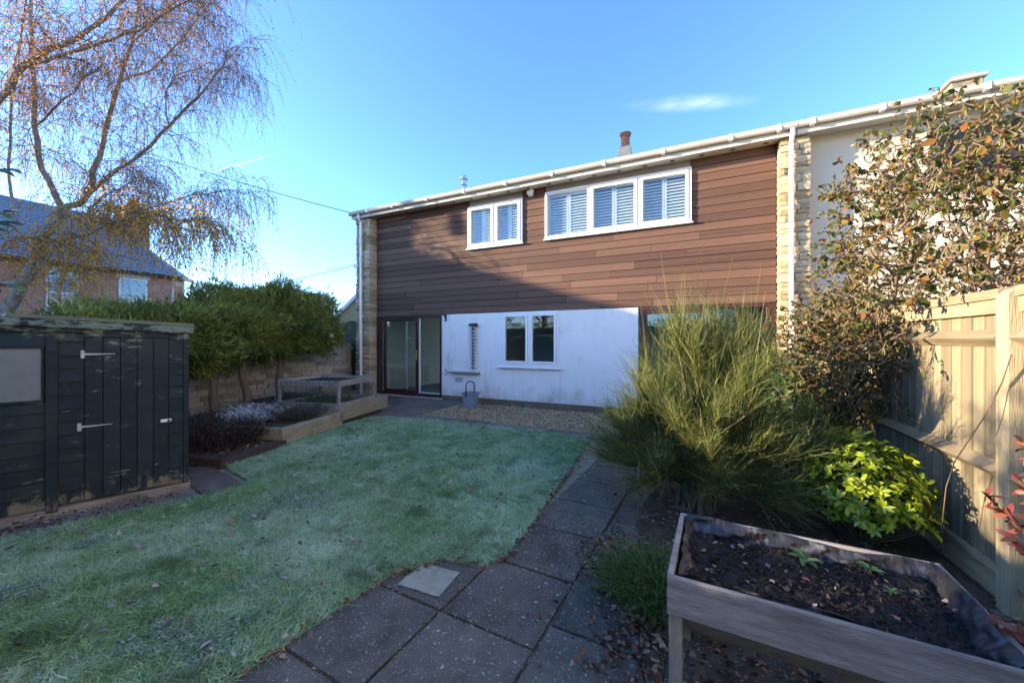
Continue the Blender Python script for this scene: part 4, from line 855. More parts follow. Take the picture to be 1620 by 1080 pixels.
# fold of loose liner hanging over the right front corner
def seedling(label, x, y, nl, size):
    o = thing('seedling', label, 'seedling', tuple(pw(x, y, ZT-.05)))
    a = np.linspace(0, 2*math.pi, nl, endpoint=False)+rng.normal(0, .25, nl)
    leaves('leaf_rosette', np.repeat(np.array([pw(x, y, ZT-.038)]), nl, 0), np.stack([np.cos(a), np.sin(a), rng.uniform(.1, .45, nl)], 1), np.tile([0, 0, 1.], (nl, 1)), size*rng.uniform(.7, 1.1, nl), size*.42, M['seedling'], o, 'oval')
    MB().tube([pw(x, y, ZT-.07), pw(x, y, ZT-.035)], .004, 5).build('stem', M['seedling'], o)
seedling('larger pale green seedling near the back of the planter soil', .50, .46, 8, .075)
seedling('smaller grey-green seedling at the back right of the planter', .72, .50, 7, .052)
seedling('tiny grey-green seedling in the middle of the planter', .74, .36, 5, .034)

def litter(name, label, P, size, mt, flat=.5, group=None):
    n = len(P); A = np.stack([rng.normal(size=n), rng.normal(size=n), rng.normal(0, .25, n)], 1); N = np.stack([rng.normal(0, flat, n), rng.normal(0, flat, n), np.ones(n)], 1)
    L = size*rng.uniform(.55, 1.25, n); o = leaves(name, P, A, N, L, L*rng.uniform(.5, .8, n), mt, None, 'curl'); return tag(o, label, 'leaves', group, 'stuff')
# fallen leaves
n = 110; P = np.array([pw(x, y, ZT-.046) for x, y in zip(rng.uniform(.05, LX-.05, n), rng.uniform(.06, LY-.06, n)**1.0)]); 
litter('planter_leaf_litter', 'shrivelled fallen leaves scattered on the planter soil', P, .028, M['soilleaf'], .9)
lp = []
for (cx_, cy_, sx, sy, n) in ((-.53,2.62,.10,.20,330),(-.28,2.10,.11,.20,420),(.05,1.75,.22,.22,420),(.5,1.8,.4,.25,500),(.0,2.9,.25,.3,300),(.7,3.1,.45,.25,420),(1.35,3.1,.15,.4,160),(.4,3.6,.6,.5,350),(.9,2.5,.3,.2,160)):
    lp.append(np.stack([rng.normal(cx_, sx, n), rng.normal(cy_, sy, n), rng.uniform(.008, .03, n)], 1))
litter('path_leaf_litter', 'drifts of red-brown fallen leaves on the path beside the planter', np.concatenate(lp), .036, M['litter'])
lp = []; E = [(-1.84,.6),(-1.82,1.0),(-1.74,1.86),(-1.54,2.15),(-1.25,2.19),(-1.155,2.38),(-1.21,3.25),(-1.27,4.2),(-1.35,5.05)]
for i in range(len(E)-1):
    a, b = np.array(E[i]), np.array(E[i+1]); k = int(np.linalg.norm(b-a)*(150 if i in (2,3) else 60)); t = rng.random((k, 1)); q = a+(b-a)*t+rng.normal(0, .022, (k, 2))
    lp.append(np.concatenate([q, rng.uniform(.008, .022, (k, 1))], 1))
litter('edge_leaf_litter', 'thin line of brown fallen leaves along the lawn edge', np.concatenate(lp), .032, M['litter'])
lx, ly = lawn_points(1500, .6); k = slice(0, 420)
litter('lawn_leaf_litter', 'frosted fallen leaves dotted over the grass', np.stack([lx[k], ly[k], np.full(len(lx[k]), .045)], 1), .045, M['frostlitter'])
lp = [np.stack([rng.normal(-4.52-.352*t*1.6, .08), rng.normal(1.98-.936*t*1.6, .08), rng.uniform(.01, .03)]) for t in rng.random(260)]
litter('shed_leaf_litter', 'dark fallen leaves gathered at the foot of the shed', np.array(lp), .032, M['litter'])
n = 500; P = np.array([bp_(x, y, .085) for x, y in zip(rng.uniform(.12, .85, n), rng.uniform(.12, 1.6, n))])
litter('bed_leaf_litter', 'dark leaf mulch over the lowest sleeper bed', P, .04, M['litter'])
lp = np.stack([rng.uniform(-1.1, 0, 60), rng.uniform(1.0, 2.6, 60), np.full(60, .008)], 1)
litter('slab_leaf_litter', 'few tiny pale leaves scattered over the dark slabs', lp, .016, M['frostlitter'])

# ------------------------------------------------------------------ broom bush
BB = np.array((.06, 3.78, 0.))
broom = thing('broom_bush', 'large wispy broom bush with thin green stems beside the path', 'bush', tuple(BB))
wm = MB(); ends = []
for i in range(120):
    a = random.uniform(0, 2*math.pi); el = random.uniform(.10, 1.40) if i > 14 else random.uniform(.02, .2)
    reach = random.uniform(.55, .98); d = Vector((math.cos(a)*math.cos(el), math.sin(a)*math.cos(el), math.sin(el)))
    tip = Vector(BB)+Vector((d.x*1.0*reach, d.y*.80*reach, .22+d.z*1.52*reach)); b0 = Vector(BB)+Vector((random.gauss(0,.06), random.gauss(0,.06), .0))
    mid = b0.lerp(tip, .5)+Vector((-d.x*.16, -d.y*.16, .12))
    pth = [b0, b0.lerp(mid, .5)+Vector((random.gauss(0,.03), random.gauss(0,.03), .05)), mid, mid.lerp(tip, .55)+Vector((random.gauss(0,.03), random.gauss(0,.03), .03)), tip]
    r0 = random.uniform(.006, .016) if i % 6 else .024
    wm.tube(pth, [r0, r0*.8, r0*.6, r0*.4, r0*.2], 5, False); ends.append(pth)
wm.build('branches', M['broomwood'], broom, fix=False)
nst = 19000; pi_ = rng.integers(0, len(ends), nst); tt = rng.uniform(.30, 1.0, nst)**.8
PA = np.array([[tuple(p) for p in e] for e in ends]); f_ = tt*4; i0 = np.minimum(f_.astype(int), 3); fr = (f_-i0)[:, None]
P = PA[pi_, i0]*(1-fr)+PA[pi_, i0+1]*fr; T_ = unit(PA[pi_, i0+1]-PA[pi_, i0]); out = unit((P-BB)*np.array([1, 1, .25]))
low = np.clip((.62-P[:, 2])/.5, 0, 1)[:, None]
D = unit(T_*.70+out*.20+np.array([0, 0, 1.0])*(1-.85*low)+rng.normal(0, .33, (nst, 3)))
Bn = np.stack([rng.normal(0, .14, nst), rng.normal(0, .14, nst), rng.normal(-.08, .12, nst)], 1)
blades('stems', P, D, Bn, rng.uniform(.14, .44, nst), .0048+.002*rng.random(nst), M['broom'], broom, 4, rnd=np.clip(rng.normal(.45, .25, nst), 0, 1))
# a few long wands standing clear of the crown
nw_ = 420; k = rng.integers(0, nst, nw_*6); k = k[P[k, 2] > .95][:nw_]; nw_ = len(k)
blades('wands', P[k], unit(D[k]*.5+np.array([0, 0, 1.])+rng.normal(0, .2, (nw_, 3))), rng.normal(0, .1, (nw_, 3)), rng.uniform(.4, .78, nw_), .005, M['broom'], broom, 4)
# side twiglets
ntw = 22000; k = rng.integers(0, nst, ntw); t = rng.uniform(.1, .8, (ntw, 1)); P2 = P[k]+D[k]*t*.38
blades('twiglets', P2, unit(D[k]+rng.normal(0, .6, (ntw, 3))), rng.normal(0, .2, (ntw, 3)), rng.uniform(.05, .18, ntw), .004, M['broom'], broom, 2, rnd=np.clip(rng.normal(.5, .28, ntw), 0, 1))

# low feathery plant under the planter's left side
tuft('feathery_plant', 'low feathery green plant at the corner of the planter', 'plant', (-.17, 2.38, .0), 1300, .19, .28, 1.4, M['fern'], .0045, .5, .028, .006)

# choisya
def leafy_bush(name, label, cat, base, c, rad, nros, per, L, wd, mt, upbias=.4, seed=1, stemmat=None, shape='oval'):
    o = thing(name, label, cat, base); b = Vector(base); c = np.array(c); rad = np.array(rad)
    d = unit(rng.normal(size=(nros, 3))); d[:, 2] = np.abs(d[:, 2])*1.0-.25; d = unit(d)
    rr = rng.uniform(.55, 1.02, nros)**.6; C = c+d*rad*rr[:, None]
    A0 = unit(d+np.array([0, 0, upbias])+rng.normal(0, .25, (nros, 3)))
    ref = unit(np.cross(A0, rng.normal(size=(nros, 3)))); ref2 = np.cross(A0, ref)
    Ps, As, Ns, Rr = [], [], [], []
    for k in range(per):
        a = 2*math.pi*k/per+rng.normal(0, .2, nros); tilt = rng.uniform(.15, .7, nros)[:, None]
        rd_ = ref*np.cos(a)[:, None]+ref2*np.sin(a)[:, None]
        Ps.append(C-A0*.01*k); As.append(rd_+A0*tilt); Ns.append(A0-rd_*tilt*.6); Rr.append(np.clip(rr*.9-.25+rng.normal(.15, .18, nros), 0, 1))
    n = nros*per
    leaves('foliage', np.concatenate(Ps), np.concatenate(As), np.concatenate(Ns), L*rng.uniform(.65, 1.15, n), wd*rng.uniform(.8, 1.15, n), mt, o, shape, np.concatenate(Rr))
    wm = MB()
    for i in range(0, nros, max(1, nros//90)):
        p = Vector(C[i]); m_ = b.lerp(p, .55)+Vector((0, 0, -.03)); wm.tube([b+Vector((random.gauss(0,.03), random.gauss(0,.03), 0)), m_, p], [.010, .006, .003], 4, False)
    wm.build('stems', stemmat or M['broomwood'], o, fix=False); return o
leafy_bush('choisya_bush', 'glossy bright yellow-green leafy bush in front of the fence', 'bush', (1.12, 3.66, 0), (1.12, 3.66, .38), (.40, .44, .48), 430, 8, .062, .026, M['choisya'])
leafy_bush('evergreen_shrub', 'dark green shrub in shadow between the broom and the fence', 'shrub', (1.05, 5.3, 0), (1.05, 5.3, .55), (.5, .6, .85), 900, 7, .06, .022, M['laurel'])
# laurel whose leaf tips reach in at the left edge of the picture and whose body shades the planter
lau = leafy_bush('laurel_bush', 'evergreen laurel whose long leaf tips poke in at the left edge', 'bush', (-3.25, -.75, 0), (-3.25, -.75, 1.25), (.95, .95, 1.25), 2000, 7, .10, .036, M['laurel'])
lb = MB(); lp_, la_ = [], []
for px, py, d_ in ((4,268,1.25),(6,336,1.2),(10,452,1.2),(-6,352,1.22),(4,500,1.25)):
    e = at(px, py, d_); s0 = Vector((-2.75, -.25, e.z-.12)); lb.tube([s0, s0.lerp(e, .6)+Vector((0, 0, .03)), e], [.006, .004, .002], 5, False)
    for j in range(3):
        lp_.append(tuple(e-Vector((RT[0], RT[1], 0))*.035*j)); la_.append((RT[0]+random.gauss(0,.25), RT[1]+random.gauss(0,.25), random.uniform(-.35, .12)))
lb.build('long_shoots', M['broomwood'], lau, fix=False)
leaves('shoot_leaves', lp_, la_, np.tile([.25, -.4, 1.], (len(lp_), 1)), .075, .026, M['laurel'], lau, 'oval')
# red-leaved shrub at the right edge
ph = thing('red_leaved_shrub', 'shrub with glossy red leaves reaching in at the right edge', 'shrub', (1.36, 1.62, 0))
pb = MB(); Ps, As = [], []
for px, py, d_ in ((1562,785,1.42),(1596,815,1.36),(1612,760,1.36),(1605,850,1.30),(1618,700,1.4),(1590,985,1.16),(1570,990,1.18),(1612,1000,1.12),(1630,820,1.3),(1640,760,1.3)):
    e = at(px, py, d_); b0 = Vector((1.36, 1.62, .0)); pth = [b0, b0.lerp(e, .4)+Vector((.05, 0, .12)), b0.lerp(e, .75)+Vector((.02, 0, .05)), e]
    pb.tube(pth, [.007, .005, .003, .002], 5, False)
    for t in np.linspace(0, .5, 7):
        p = pth[3].lerp(pth[2], t)
        for s in (-1, 1): Ps.append(tuple(p)); As.append(tuple((pth[3]-pth[2]).normalized()*.6+Vector((random.gauss(0,.5), random.gauss(0,.5), random.gauss(-.1,.45)))))
pb.build('stems', M['hazelwood'], ph, fix=False)
leaves('foliage', Ps, As, np.tile([-.3, -.5, .8], (len(Ps), 1))+rng.normal(0, .4, (len(Ps), 3)), .050*rng.uniform(.7, 1.2, len(Ps)), .020, M['photinia'], ph, 'oval')

# ------------------------------------------------------------------ contorted hazel
hz_ = thing('contorted_hazel', 'twisted hazel with yellowing leaves and catkins hanging over the fence', 'tree', (2.15, 4.55, 0))
hb = np.array((2.15, 4.55, .1)); HC = np.array((1.95, 4.55, 2.15)); HR = np.array((.98, 1.25, 1.28))
wm = MB(); lpP, lpA, ctP = [], [], []
def wiggly(p, d, L, n, amp):
    pts = [Vector(p)]; d = Vector(d).normalized(); ph1, ph2 = random.uniform(0, 6), random.uniform(0, 6)
    for i in range(n):
        d2 = d+Vector((math.sin(i*1.7+ph1), math.cos(i*1.4+ph2), math.sin(i*2.1+ph2)))*amp+Vector((random.gauss(0,.2), random.gauss(0,.2), random.gauss(0,.2)))*amp
        pts.append(pts[-1]+d2.normalized()*(L/n))
    return pts
for i in range(17):
    u = unit(rng.normal(size=3)); u[2] = abs(u[2]); tip = Vector(HC+u*HR*rng.uniform(.5, .85)); b0 = Vector(hb)+Vector((random.gauss(0,.08), random.gauss(0,.08), 0))
    L = (tip-b0).length; pts = wiggly(b0, (tip-b0)+Vector((0,0,.5)), L*1.15, 14, .5)
    wm.tube(pts, list(np.linspace(.026, .008, 15)), 6, False)
for i in range(1600):
    u = unit(rng.normal(size=3)); rr = rng.uniform(.10, 1.0)**.42; c = HC+u*HR*rr*.97
    if i > 1180: c = np.array((1.42, 4.95, 1.35))+u*np.array((.48,.85,.62))*rr
    if c[2] < .85: c[2] = .85+rng.random()*.6
    if c[2] < 1.85 and c[0] > 1.5 and c[1] < 4.3: continue
    if c[0] < c[1]*(.285 if c[2] > 1.85 else .20): continue
    dd_ = u+rng.normal(0, .8, 3)+np.array([-.10, -.05, -.05]); pts = wiggly(c, dd_, random.uniform(.3, .62), 10, .85)
    wm.tube(pts, list(np.linspace(.008, .0028, 11)), 4, False)
    for k in range(3, 11):
        for rep in range(3):
            if random.random() < .46:
                lpP.append(tuple(pts[k])); lpA.append((random.gauss(0,.7), random.gauss(0,.7), random.gauss(-.55,.45)))
        if random.random() < .22: ctP.append(tuple(pts[k]))
wm.build('branches', M['hazelwood'], hz_, fix=False)
n = len(lpP); Ls = rng.choice([.024,.034,.048,.072], n, p=[.36,.34,.22,.08])*rng.uniform(.8, 1.15, n)
leaves('leaves', lpP, lpA, rng.normal(size=(n, 3))+np.array([-.4,-.4,.5]), Ls, Ls*.82, M['hazelleaf'], hz_, 'curl', np.clip(rng.beta(1.5, 2.1, n), 0, 1))['kind'] = 'stuff'
cm = MB()
for p in ctP:
    for j in range(random.choice((1,2,3))):
        a = Vector(p); L = random.uniform(.03,.055); e = a+Vector((random.gauss(0,.014), random.gauss(0,.014), -L)); cm.tube([a, a.lerp(e,.3), e], [.0022,.0048,.0035], 5, True)
cm.build('catkins', M['catkin'], hz_, fix=False)['kind'] = 'stuff'

# ------------------------------------------------------------------ conifers
def conifer(label, base, c, rad, n, trunk_lean, seedv):
    o = thing('conifer_tree', label, 'tree', base, 0, 'row of conifers along the stone wall'); b = Vector(base); c = np.array(c); rad = np.array(rad)
    tp = [b, b+Vector((trunk_lean*.3+random.gauss(0,.03), random.gauss(0,.03), .35)), b+Vector((trunk_lean*.6+random.gauss(0,.04), random.gauss(0,.04), .75)), b+Vector((trunk_lean, 0, 1.15)), Vector((c[0], c[1], c[2]+rad[2]*.4))]
    MB().tube(tp, [.085,.072,.065,.06,.02], 9, False).build('trunk', M['bark'], o, smooth=True, fix=False)
    bm = MB()
    for i in range(16):
        s0 = tp[3].lerp(tp[4], random.random()*.8) if i > 4 else tp[2].lerp(tp[3], random.uniform(.3, 1)); u = unit(rng.normal(size=3)); e = Vector(c+u*rad*.75); bm.tube([s0, s0.lerp(e,.5)+Vector((0,0,-.05)), e], [.022,.014,.006], 5, False)
    bm.build('limbs', M['bark'], o, fix=False)
    # foliage on and just inside an uneven shell
    u = unit(rng.normal(size=(n, 3))); lump = 1+.11*np.sin(u[:,0]*5+seedv)+.12*np.sin(u[:,1]*7+seedv*2)+.10*np.sin(u[:,2]*8+seedv*3)+.10*np.sin(u[:,0]*14+u[:,2]*11+seedv)+.06*np.sin(u[:,1]*23+u[:,2]*17)
    rr = lump*(1-.34*rng.random(n)**1.8); P = c+u*rad*rr[:, None]
    keep = P[:, 2] > 1.10+.22*np.sin(P[:, 1]*2.2+seedv); P, u = P[keep], u[keep]; n = len(P)
    A = unit(u*.75+np.array([.12, .1, .55])+rng.normal(0, .35, (n, 3))); low = (P[:, 2] < c[2]-.25*rad[2])[:, None]; A = unit(np.where(low, A+np.array([0, 0, -.75]), A))
    L = rng.uniform(.07, .16, n); brown = rng.random(n) < .04
    K = 4; out_ = rng.random(n) < .10; P = P+np.where(out_[:, None], A*rng.uniform(0, .24, (n, 1)), 0)
    P4 = np.repeat(P, K, 0)+rng.normal(0, .018, (n*K, 3)); A4 = unit(np.repeat(A, K, 0)+rng.normal(0, .36, (n*K, 3))); L4 = np.repeat(L, K)*rng.uniform(.5, 1.15, n*K)
    tone = np.clip(.5+.28*np.sin(P[:, 0]*4.1+seedv)*np.sin(P[:, 1]*3.7)*np.sin(P[:, 2]*5.3+seedv)+rng.normal(0, .16, n)+.10*u[:, 2], 0, 1)
    leaves('crown', P4, A4, np.repeat(u, K, 0)+rng.normal(0, .7, (n*K, 3)), L4, L4*.16, M['conifer'], o, 'diamond', np.repeat(tone, K))['kind'] = 'stuff'
    nb2 = 500; u = unit(rng.normal(size=(nb2, 3))); u[:, 2] = -np.abs(u[:, 2]); P = c+u*rad*rng.uniform(.5, .85, (nb2, 1)); P = P[P[:, 2] > .85]
    if len(P): leaves('dead_foliage', P, rng.normal(size=(len(P), 3))+np.array([0,0,-.4]), rng.normal(size=(len(P), 3)), .10, .03, M['coniferbrown'], o, 'spray')['kind'] = 'stuff'
    return o
conifer('tallest conifer with a straight trunk nearest the green gate', (-8.15,5.35,.15), (-8.55,5.62,1.84), (1.0,1.10,.88), 22000, 0, 1)
conifer('bushy conifer with a bent trunk in the middle of the row', (-8.1,4.62,.1), (-8.5,4.55,1.72), (.95,1.0,.74), 15000, -.12, 2)
conifer('conifer with a forked leaning trunk next to the shed', (-8.12,4.05,.08), (-8.45,3.65,1.52), (.9,.9,.62), 12000, -.05, 3)
conifer('lower conifer top showing just above the shed roof', (-8.6,2.75,0), (-8.6,2.6,1.40), (.85,1.0,.60), 9000, 0, 4)

# ------------------------------------------------------------------ birch
bi = thing('birch_tree', 'weeping birch with drooping twigs and last orange leaves behind the shed', 'tree', (-19.6, 3.2, 0))
LIMB = [  # (pixel x, pixel y, metres away) turned into points; radii at the ends
 ([(-46,690,6.0),(-40,640,6.0),(-12,530,6.0),(22,470,6.0),(58,415,6.0),(80,362,6.0),(98,330,6.05)], .17, .13),
 ([(98,330,6.05),(132,318,6.1),(150,272,6.2),(168,205,6.4),(190,130,6.6),(208,70,6.7),(225,-20,6.8)], .085, .03),
 ([(98,330,6.05),(66,268,5.9),(54,200,5.9),(54,120,6.0),(48,30,6.0),(40,-60,6.0)], .075, .03),
 ([(132,318,6.1),(169,281,6.2),(225,243,6.1),(267,197,6.0),(317,151,5.9),(352,105,5.9),(364,70,5.9)], .055, .014),
 ([(-60,230,5.2),(0,160,5.2),(35,105,5.3),(62,88,5.3),(123,58,5.4),(170,25,5.5),(215,-15,5.5)], .085, .035),
 ([(35,108,5.3),(90,90,5.2),(160,68,5.2),(218,48,5.2),(255,25,5.2),(300,2,5.2),(340,8,5.2)], .045, .014),
 ([(-30,340,5.5),(10,352,5.5),(45,376,5.5),(80,382,5.5),(137,372,5.4),(180,350,5.4),(212,342,5.4),(250,338,5.4),(296,352,5.4),(330,345,5.4)], .05, .012),
 ([(137,372,5.4),(142,350,5.5),(140,330,5.6),(165,310,5.7),(205,290,5.8),(225,275,5.9)], .03, .01),
 ([(225,340,5.4),(270,360,5.3),(320,368,5.3),(360,372,5.3)], .018, .008),
 ([(180,350,5.4),(235,330,5.8),(300,310,6.0),(360,300,6.1),(400,310,6.1)], .022, .008),
 ([(54,200,5.9),(90,170,5.7),(130,130,5.6),(160,105,5.6)], .03, .012),
 ([(190,130,6.6),(240,110,6.7),(290,60,6.8),(330,10,6.8),(350,-40,6.8)], .03, .012),
 ([(267,197,6.0),(262,150,6.2),(280,120,6.3),(330,100,6.3),(372,112,6.2)], .02, .008),
 ([(10,480,6.0),(50,440,6.3),(110,425,6.5),(150,400,6.6)], .03, .01),
 ([(20,340,5.9),(15,260,6.1),(18,170,6.3),(30,70,6.4),(50,-30,6.4)], .04, .02),
 ([(208,70,6.7),(250,30,6.9),(300,-20,7.0),(350,-50,7)], .03, .012),
]
tm = MB(); lm = MB(); tw = MB(); bP, bA, bRnd = [], [], []
for idx, (pp, ra, rb_) in enumerate(LIMB):
    ctrl = [at(q[0], q[1], q[2]*2.0) for q in pp]; pts = []
    for i in range(len(ctrl)-1):
        for t in (0, .34, .67): pts.append(ctrl[i].lerp(ctrl[i+1], t)+(Vector((random.gauss(0,.018), random.gauss(0,.018), random.gauss(0,.018))) if i or t else Vector()))
    pts.append(ctrl[-1]); rr = list(np.linspace(ra, rb_, len(pts))*1.15)
    (tm if idx == 0 else lm).tube(pts, rr, 9 if idx < 5 else 6, False)
    if idx == 0: continue
    nsub = int(len(pts)*3.1) if idx not in (8,) else 18
    for s in range(nsub):
        t0 = random.uniform(.12, 1); k = min(int(t0*(len(pts)-1)), len(pts)-2); p0 = pts[k].lerp(pts[k+1], random.random())
        dirv = (pts[k+1]-pts[k]).normalized(); sd_ = Vector((random.gauss(0,1), random.gauss(0,1), random.gauss(.25,.7))).normalized()
        d = (dirv*.75+sd_).normalized(); L = random.uniform(.9, 2.1)*(1.0 if idx < 6 else .75)
        sub = [p0]; dcur = d.copy()
        for j in range(7):
            dcur = (dcur+Vector((random.gauss(0,.16), random.gauss(0,.16), random.gauss(0,.12)-.05*j*.9))).normalized(); sub.append(sub[-1]+dcur*L/7)
        tw.tube(sub, list(np.linspace(max(.004, rr[k]*.35) if rr[k] < .03 else .011, .003, 8)), 4, False)
        for q in range(int(5.2*L)+5):
            jj = random.uniform(1.0, 7); a = int(min(jj, 6)); q0 = sub[a].lerp(sub[a+1], jj-a) if a < 7 else sub[-1]
            w = [q0]; dq = (dcur*.4+Vector((random.gauss(0,.7), random.gauss(0,.7), random.gauss(-.1,.45)))).normalized(); Lq = random.uniform(.55, 1.7)
            for j in range(6):
                dq = (dq+Vector((random.gauss(0,.12), random.gauss(0,.12), -.40))).normalized(); w.append(w[-1]+dq*Lq/6)
            tw.tube(w, [.0044,.0040,.0035,.0031,.0027,.0023,.0019], 3, False)
            dens = 2.7 if w[0].z < 6.2 else 2.3
            for j in range(1, 7):
                nl = int(dens*random.random()+.4)
                for _ in range(nl):
                    pz = w[j].lerp(w[j-1], random.random()); bP.append(tuple(pz)); bA.append((random.gauss(0,.5), random.gauss(0,.5), -1.0))
                    bRnd.append(min(1, max(0, random.gauss(.30 if pz.z > 5.8 else .80, .20))))
tm.build('trunk', M['birchbark'], bi, smooth=True, fix=False); lm.build('limbs', M['birchbark'], bi, smooth=True, fix=False)
tw.build('twigs', M['birchtwig'], bi, fix=False)['kind'] = 'stuff'
n = len(bP); bP = np.array(bP); big = np.where(bP[:, 2] < 5.8, 1.9, 1.5)
leaves('leaves', bP, bA, rng.normal(size=(n, 3)), .030*big*rng.uniform(.7, 1.2, n), .021*big, M['birchleaf'], bi, 'diamond', np.array(bRnd))['kind'] = 'stuff'

# ------------------------------------------------------------------ brick house on the left, gabled house, far tree
bh = thing('brick_house', 'red brick house with a grey slate roof behind the birch', 'house', (-29, 8, 0))
XB = -26.2; YA, YB_ = 4.9, 10.9; ZE = 5.1
boxes('wall', M['brick'], bh, [((-32,YA,-.1),(XB,YB_-.0,ZE))])
mb = MB(); mb.hexa([(XB-1.6,YB_,-.1),(XB,YB_,-.1),(XB-.75,YB_+.9,-.1),(XB-1.6,YB_+.9,-.1),(XB-1.6,YB_,ZE-.02),(XB,YB_,ZE-.02),(XB-.75,YB_+.9,ZE-.02),(XB-1.6,YB_+.9,ZE-.02)]); mb.build('bay_wall', M['brick'], bh)
rx0, rx1, ry0, ry1 = -32.4, XB+.35, YA-.3, YB_+1.2
mb = MB(); mb.add([(rx0,ry0,ZE),(rx1,ry0,ZE),(rx1,YB_+.25,ZE),(rx1-.9,ry1,ZE),(rx0,ry1,ZE),(-29.2,ry0+.0,8.35),(-29.2,ry1-2.9,8.35)], [(0,5,6,4),(1,2,6,5),(2,3,6),(3,4,6),(0,1,5),(0,4,3,2,1)])
brf = mb.build('roof', M['slate'], bh)
# courses of slates on the slope that faces the garden
for i in range(22):
    t0 = i/22; t1 = t0+.97/22; a = Vector((rx1,ry0,ZE)).lerp(Vector((-29.2,ry0,8.35)), t0); b = Vector((rx1,YB_+.25,ZE)).lerp(Vector((-29.2,ry1-2.9,8.35)), t0); c_ = Vector((rx1,YB_+.25,ZE)).lerp(Vector((-29.2,ry1-2.9,8.35)), t1); d_ = Vector((rx1,ry0,ZE)).lerp(Vector((-29.2,ry0,8.35)), t1)
    nrm = Vector((.72,0,.69)); MB().hexa([a, b, c_, d_, a+nrm*.05, b+nrm*.05, c_+nrm*.012, d_+nrm*.012]).build('slate_course', M['slate'], brf)
MB().box((rx1-.02,ry0,ZE-.12),(rx1+.12,YB_+.3,ZE-.0)).build('gutter', M['black'], bh)
MB().bar((rx1+.02,YB_+.3,ZE-.06),(rx1-.9,ry1+.05,ZE-.06), .14, .14).build('gutter', M['cream'], bh)
def sash(y0, y1, z0, z1):
    x = XB; g = MB(); g.box((x-.01,y0,z0),(x+.03,y0+.07,z1)); g.box((x-.01,y1-.07,z0),(x+.03,y1,z1)); g.box((x-.01,y0+.07,z1-.08),(x+.03,y1-.07,z1)); g.box((x-.01,y0+.07,z0),(x+.03,y1-.07,z0+.09)); g.box((x-.01,y0+.07,(z0+z1)/2-.03),(x+.035,y1-.07,(z0+z1)/2+.03)); g.box((x-.005,(y0+y1)/2-.018,z0+.09),(x+.025,(y0+y1)/2+.018,(z0+z1)/2-.03)); s_ = g.build('window', M['upvc'], bh); MB().box((x-.02,y0-.12,z1),(x+.05,y1+.12,z1+.26)).build('lintel', M['cream'], s_); MB().box((x-.02,y0-.1,z0-.12),(x+.07,y1+.1,z0)).build('sill', M['cream'], s_)
    MB().box((x-.005,y0+.05,z0+.05),(x+.012,y1-.05,z1-.05)).build('pane', M['sashglass'], s_)
sash(8.75, 9.85, 2.75, 4.75); sash(6.35, 7.35, 2.75, 4.7)
mb = MB(); bd = Vector((-.75,.9,0)).normalized(); bn = Vector((.9,.75,0)).normalized(); b0 = Vector((XB,YB_,0))
for s0, s1, z0, z1 in ((0,.16,2.2,4.98),(.95,1.17,2.2,4.98),(.16,.95,4.66,4.98)):
    p, q = b0+bd*s0, b0+bd*s1; mb.hexa([p+Vector((0,0,z0)), q+Vector((0,0,z0)), q+bn*.05+Vector((0,0,z0)), p+bn*.05+Vector((0,0,z0)), p+Vector((0,0,z1)), q+Vector((0,0,z1)), q+bn*.05+Vector((0,0,z1)), p+bn*.05+Vector((0,0,z1))])
mb.build('bay_surround', M['cream'], bh)
ck = boxes('chimney', M['brick'], bh, [((-29.1,9.6,6.5),(-27.9,10.6,9.0)), ((-29.18,9.52,8.7),(-27.82,10.68,8.85))])
MB().lathe((-28.75,10.1,9.0), [(.17,0),(.13,.12),(.12,.45),(.15,.5)], 12).build('chimney_pot', M['terracotta'], bh); MB().lathe((-28.2,10.1,9.0), [(.17,0),(.13,.12),(.12,.45),(.15,.5)], 12).build('chimney_pot', M['terracotta'], bh)

# the house out of frame to the left whose roof and chimney keep the sun off the garden
ub = math.radians(90-SUN_AZ)   # local x = away from the sun, local y to its left
sh_s = math.sin(R_(SUN_AZ)); sh_c = math.cos(R_(SUN_AZ))
def uv(u, v, z): return Vector((u*sh_c+v*sh_s, -u*sh_s+v*sh_c, z))
nh = thing('neighbour_house', 'low-pitched house beyond the left edge whose roof and chimney shade the garden', 'house', tuple(uv(-8, -26, 0)))
V0, V1 = -22.5, -30.; te = math.tan(R_(SUN_EL)); UR = -10.0; ZR = 3.28-V0*te; SL = .354
def rz_(u): return ZR-abs(u-UR)*SL*(1 if u > UR else .5)
prof = [(-13.6, rz_(-13.6)), (UR, ZR), (-1.6, rz_(-1.6))]
mb = MB(); a = [uv(-13.4,V0-.3,-.1), uv(-1.9,V0-.3,-.1), uv(-1.9,V0-.3,rz_(-1.9)-.12), uv(UR,V0-.3,ZR-.12), uv(-13.4,V0-.3,rz_(-13.4)-.12)]; b = [uv(-13.4,V1,-.1), uv(-1.9,V1,-.1), uv(-1.9,V1,rz_(-1.9)-.12), uv(UR,V1,ZR-.12), uv(-13.4,V1,rz_(-13.4)-.12)]
mb.add(a+b, [(0,1,2,3,4),(9,8,7,6,5),(0,5,6,1),(1,6,7,2),(2,7,8,3),(3,8,9,4),(4,9,5,0)]); mb.build('wall', M['brick'], nh)
for (u0, z0), (u1, z1) in zip(prof[:-1], prof[1:]):
    MB().hexa([uv(u0,V0,z0-.12), uv(u1,V0,z1-.12), uv(u1,V1-.3,z1-.12), uv(u0,V1-.3,z0-.12), uv(u0,V0,z0), uv(u1,V0,z1), uv(u1,V1-.3,z1), uv(u0,V1-.3,z0)]).build('roof_slope', M['slate'], nh)
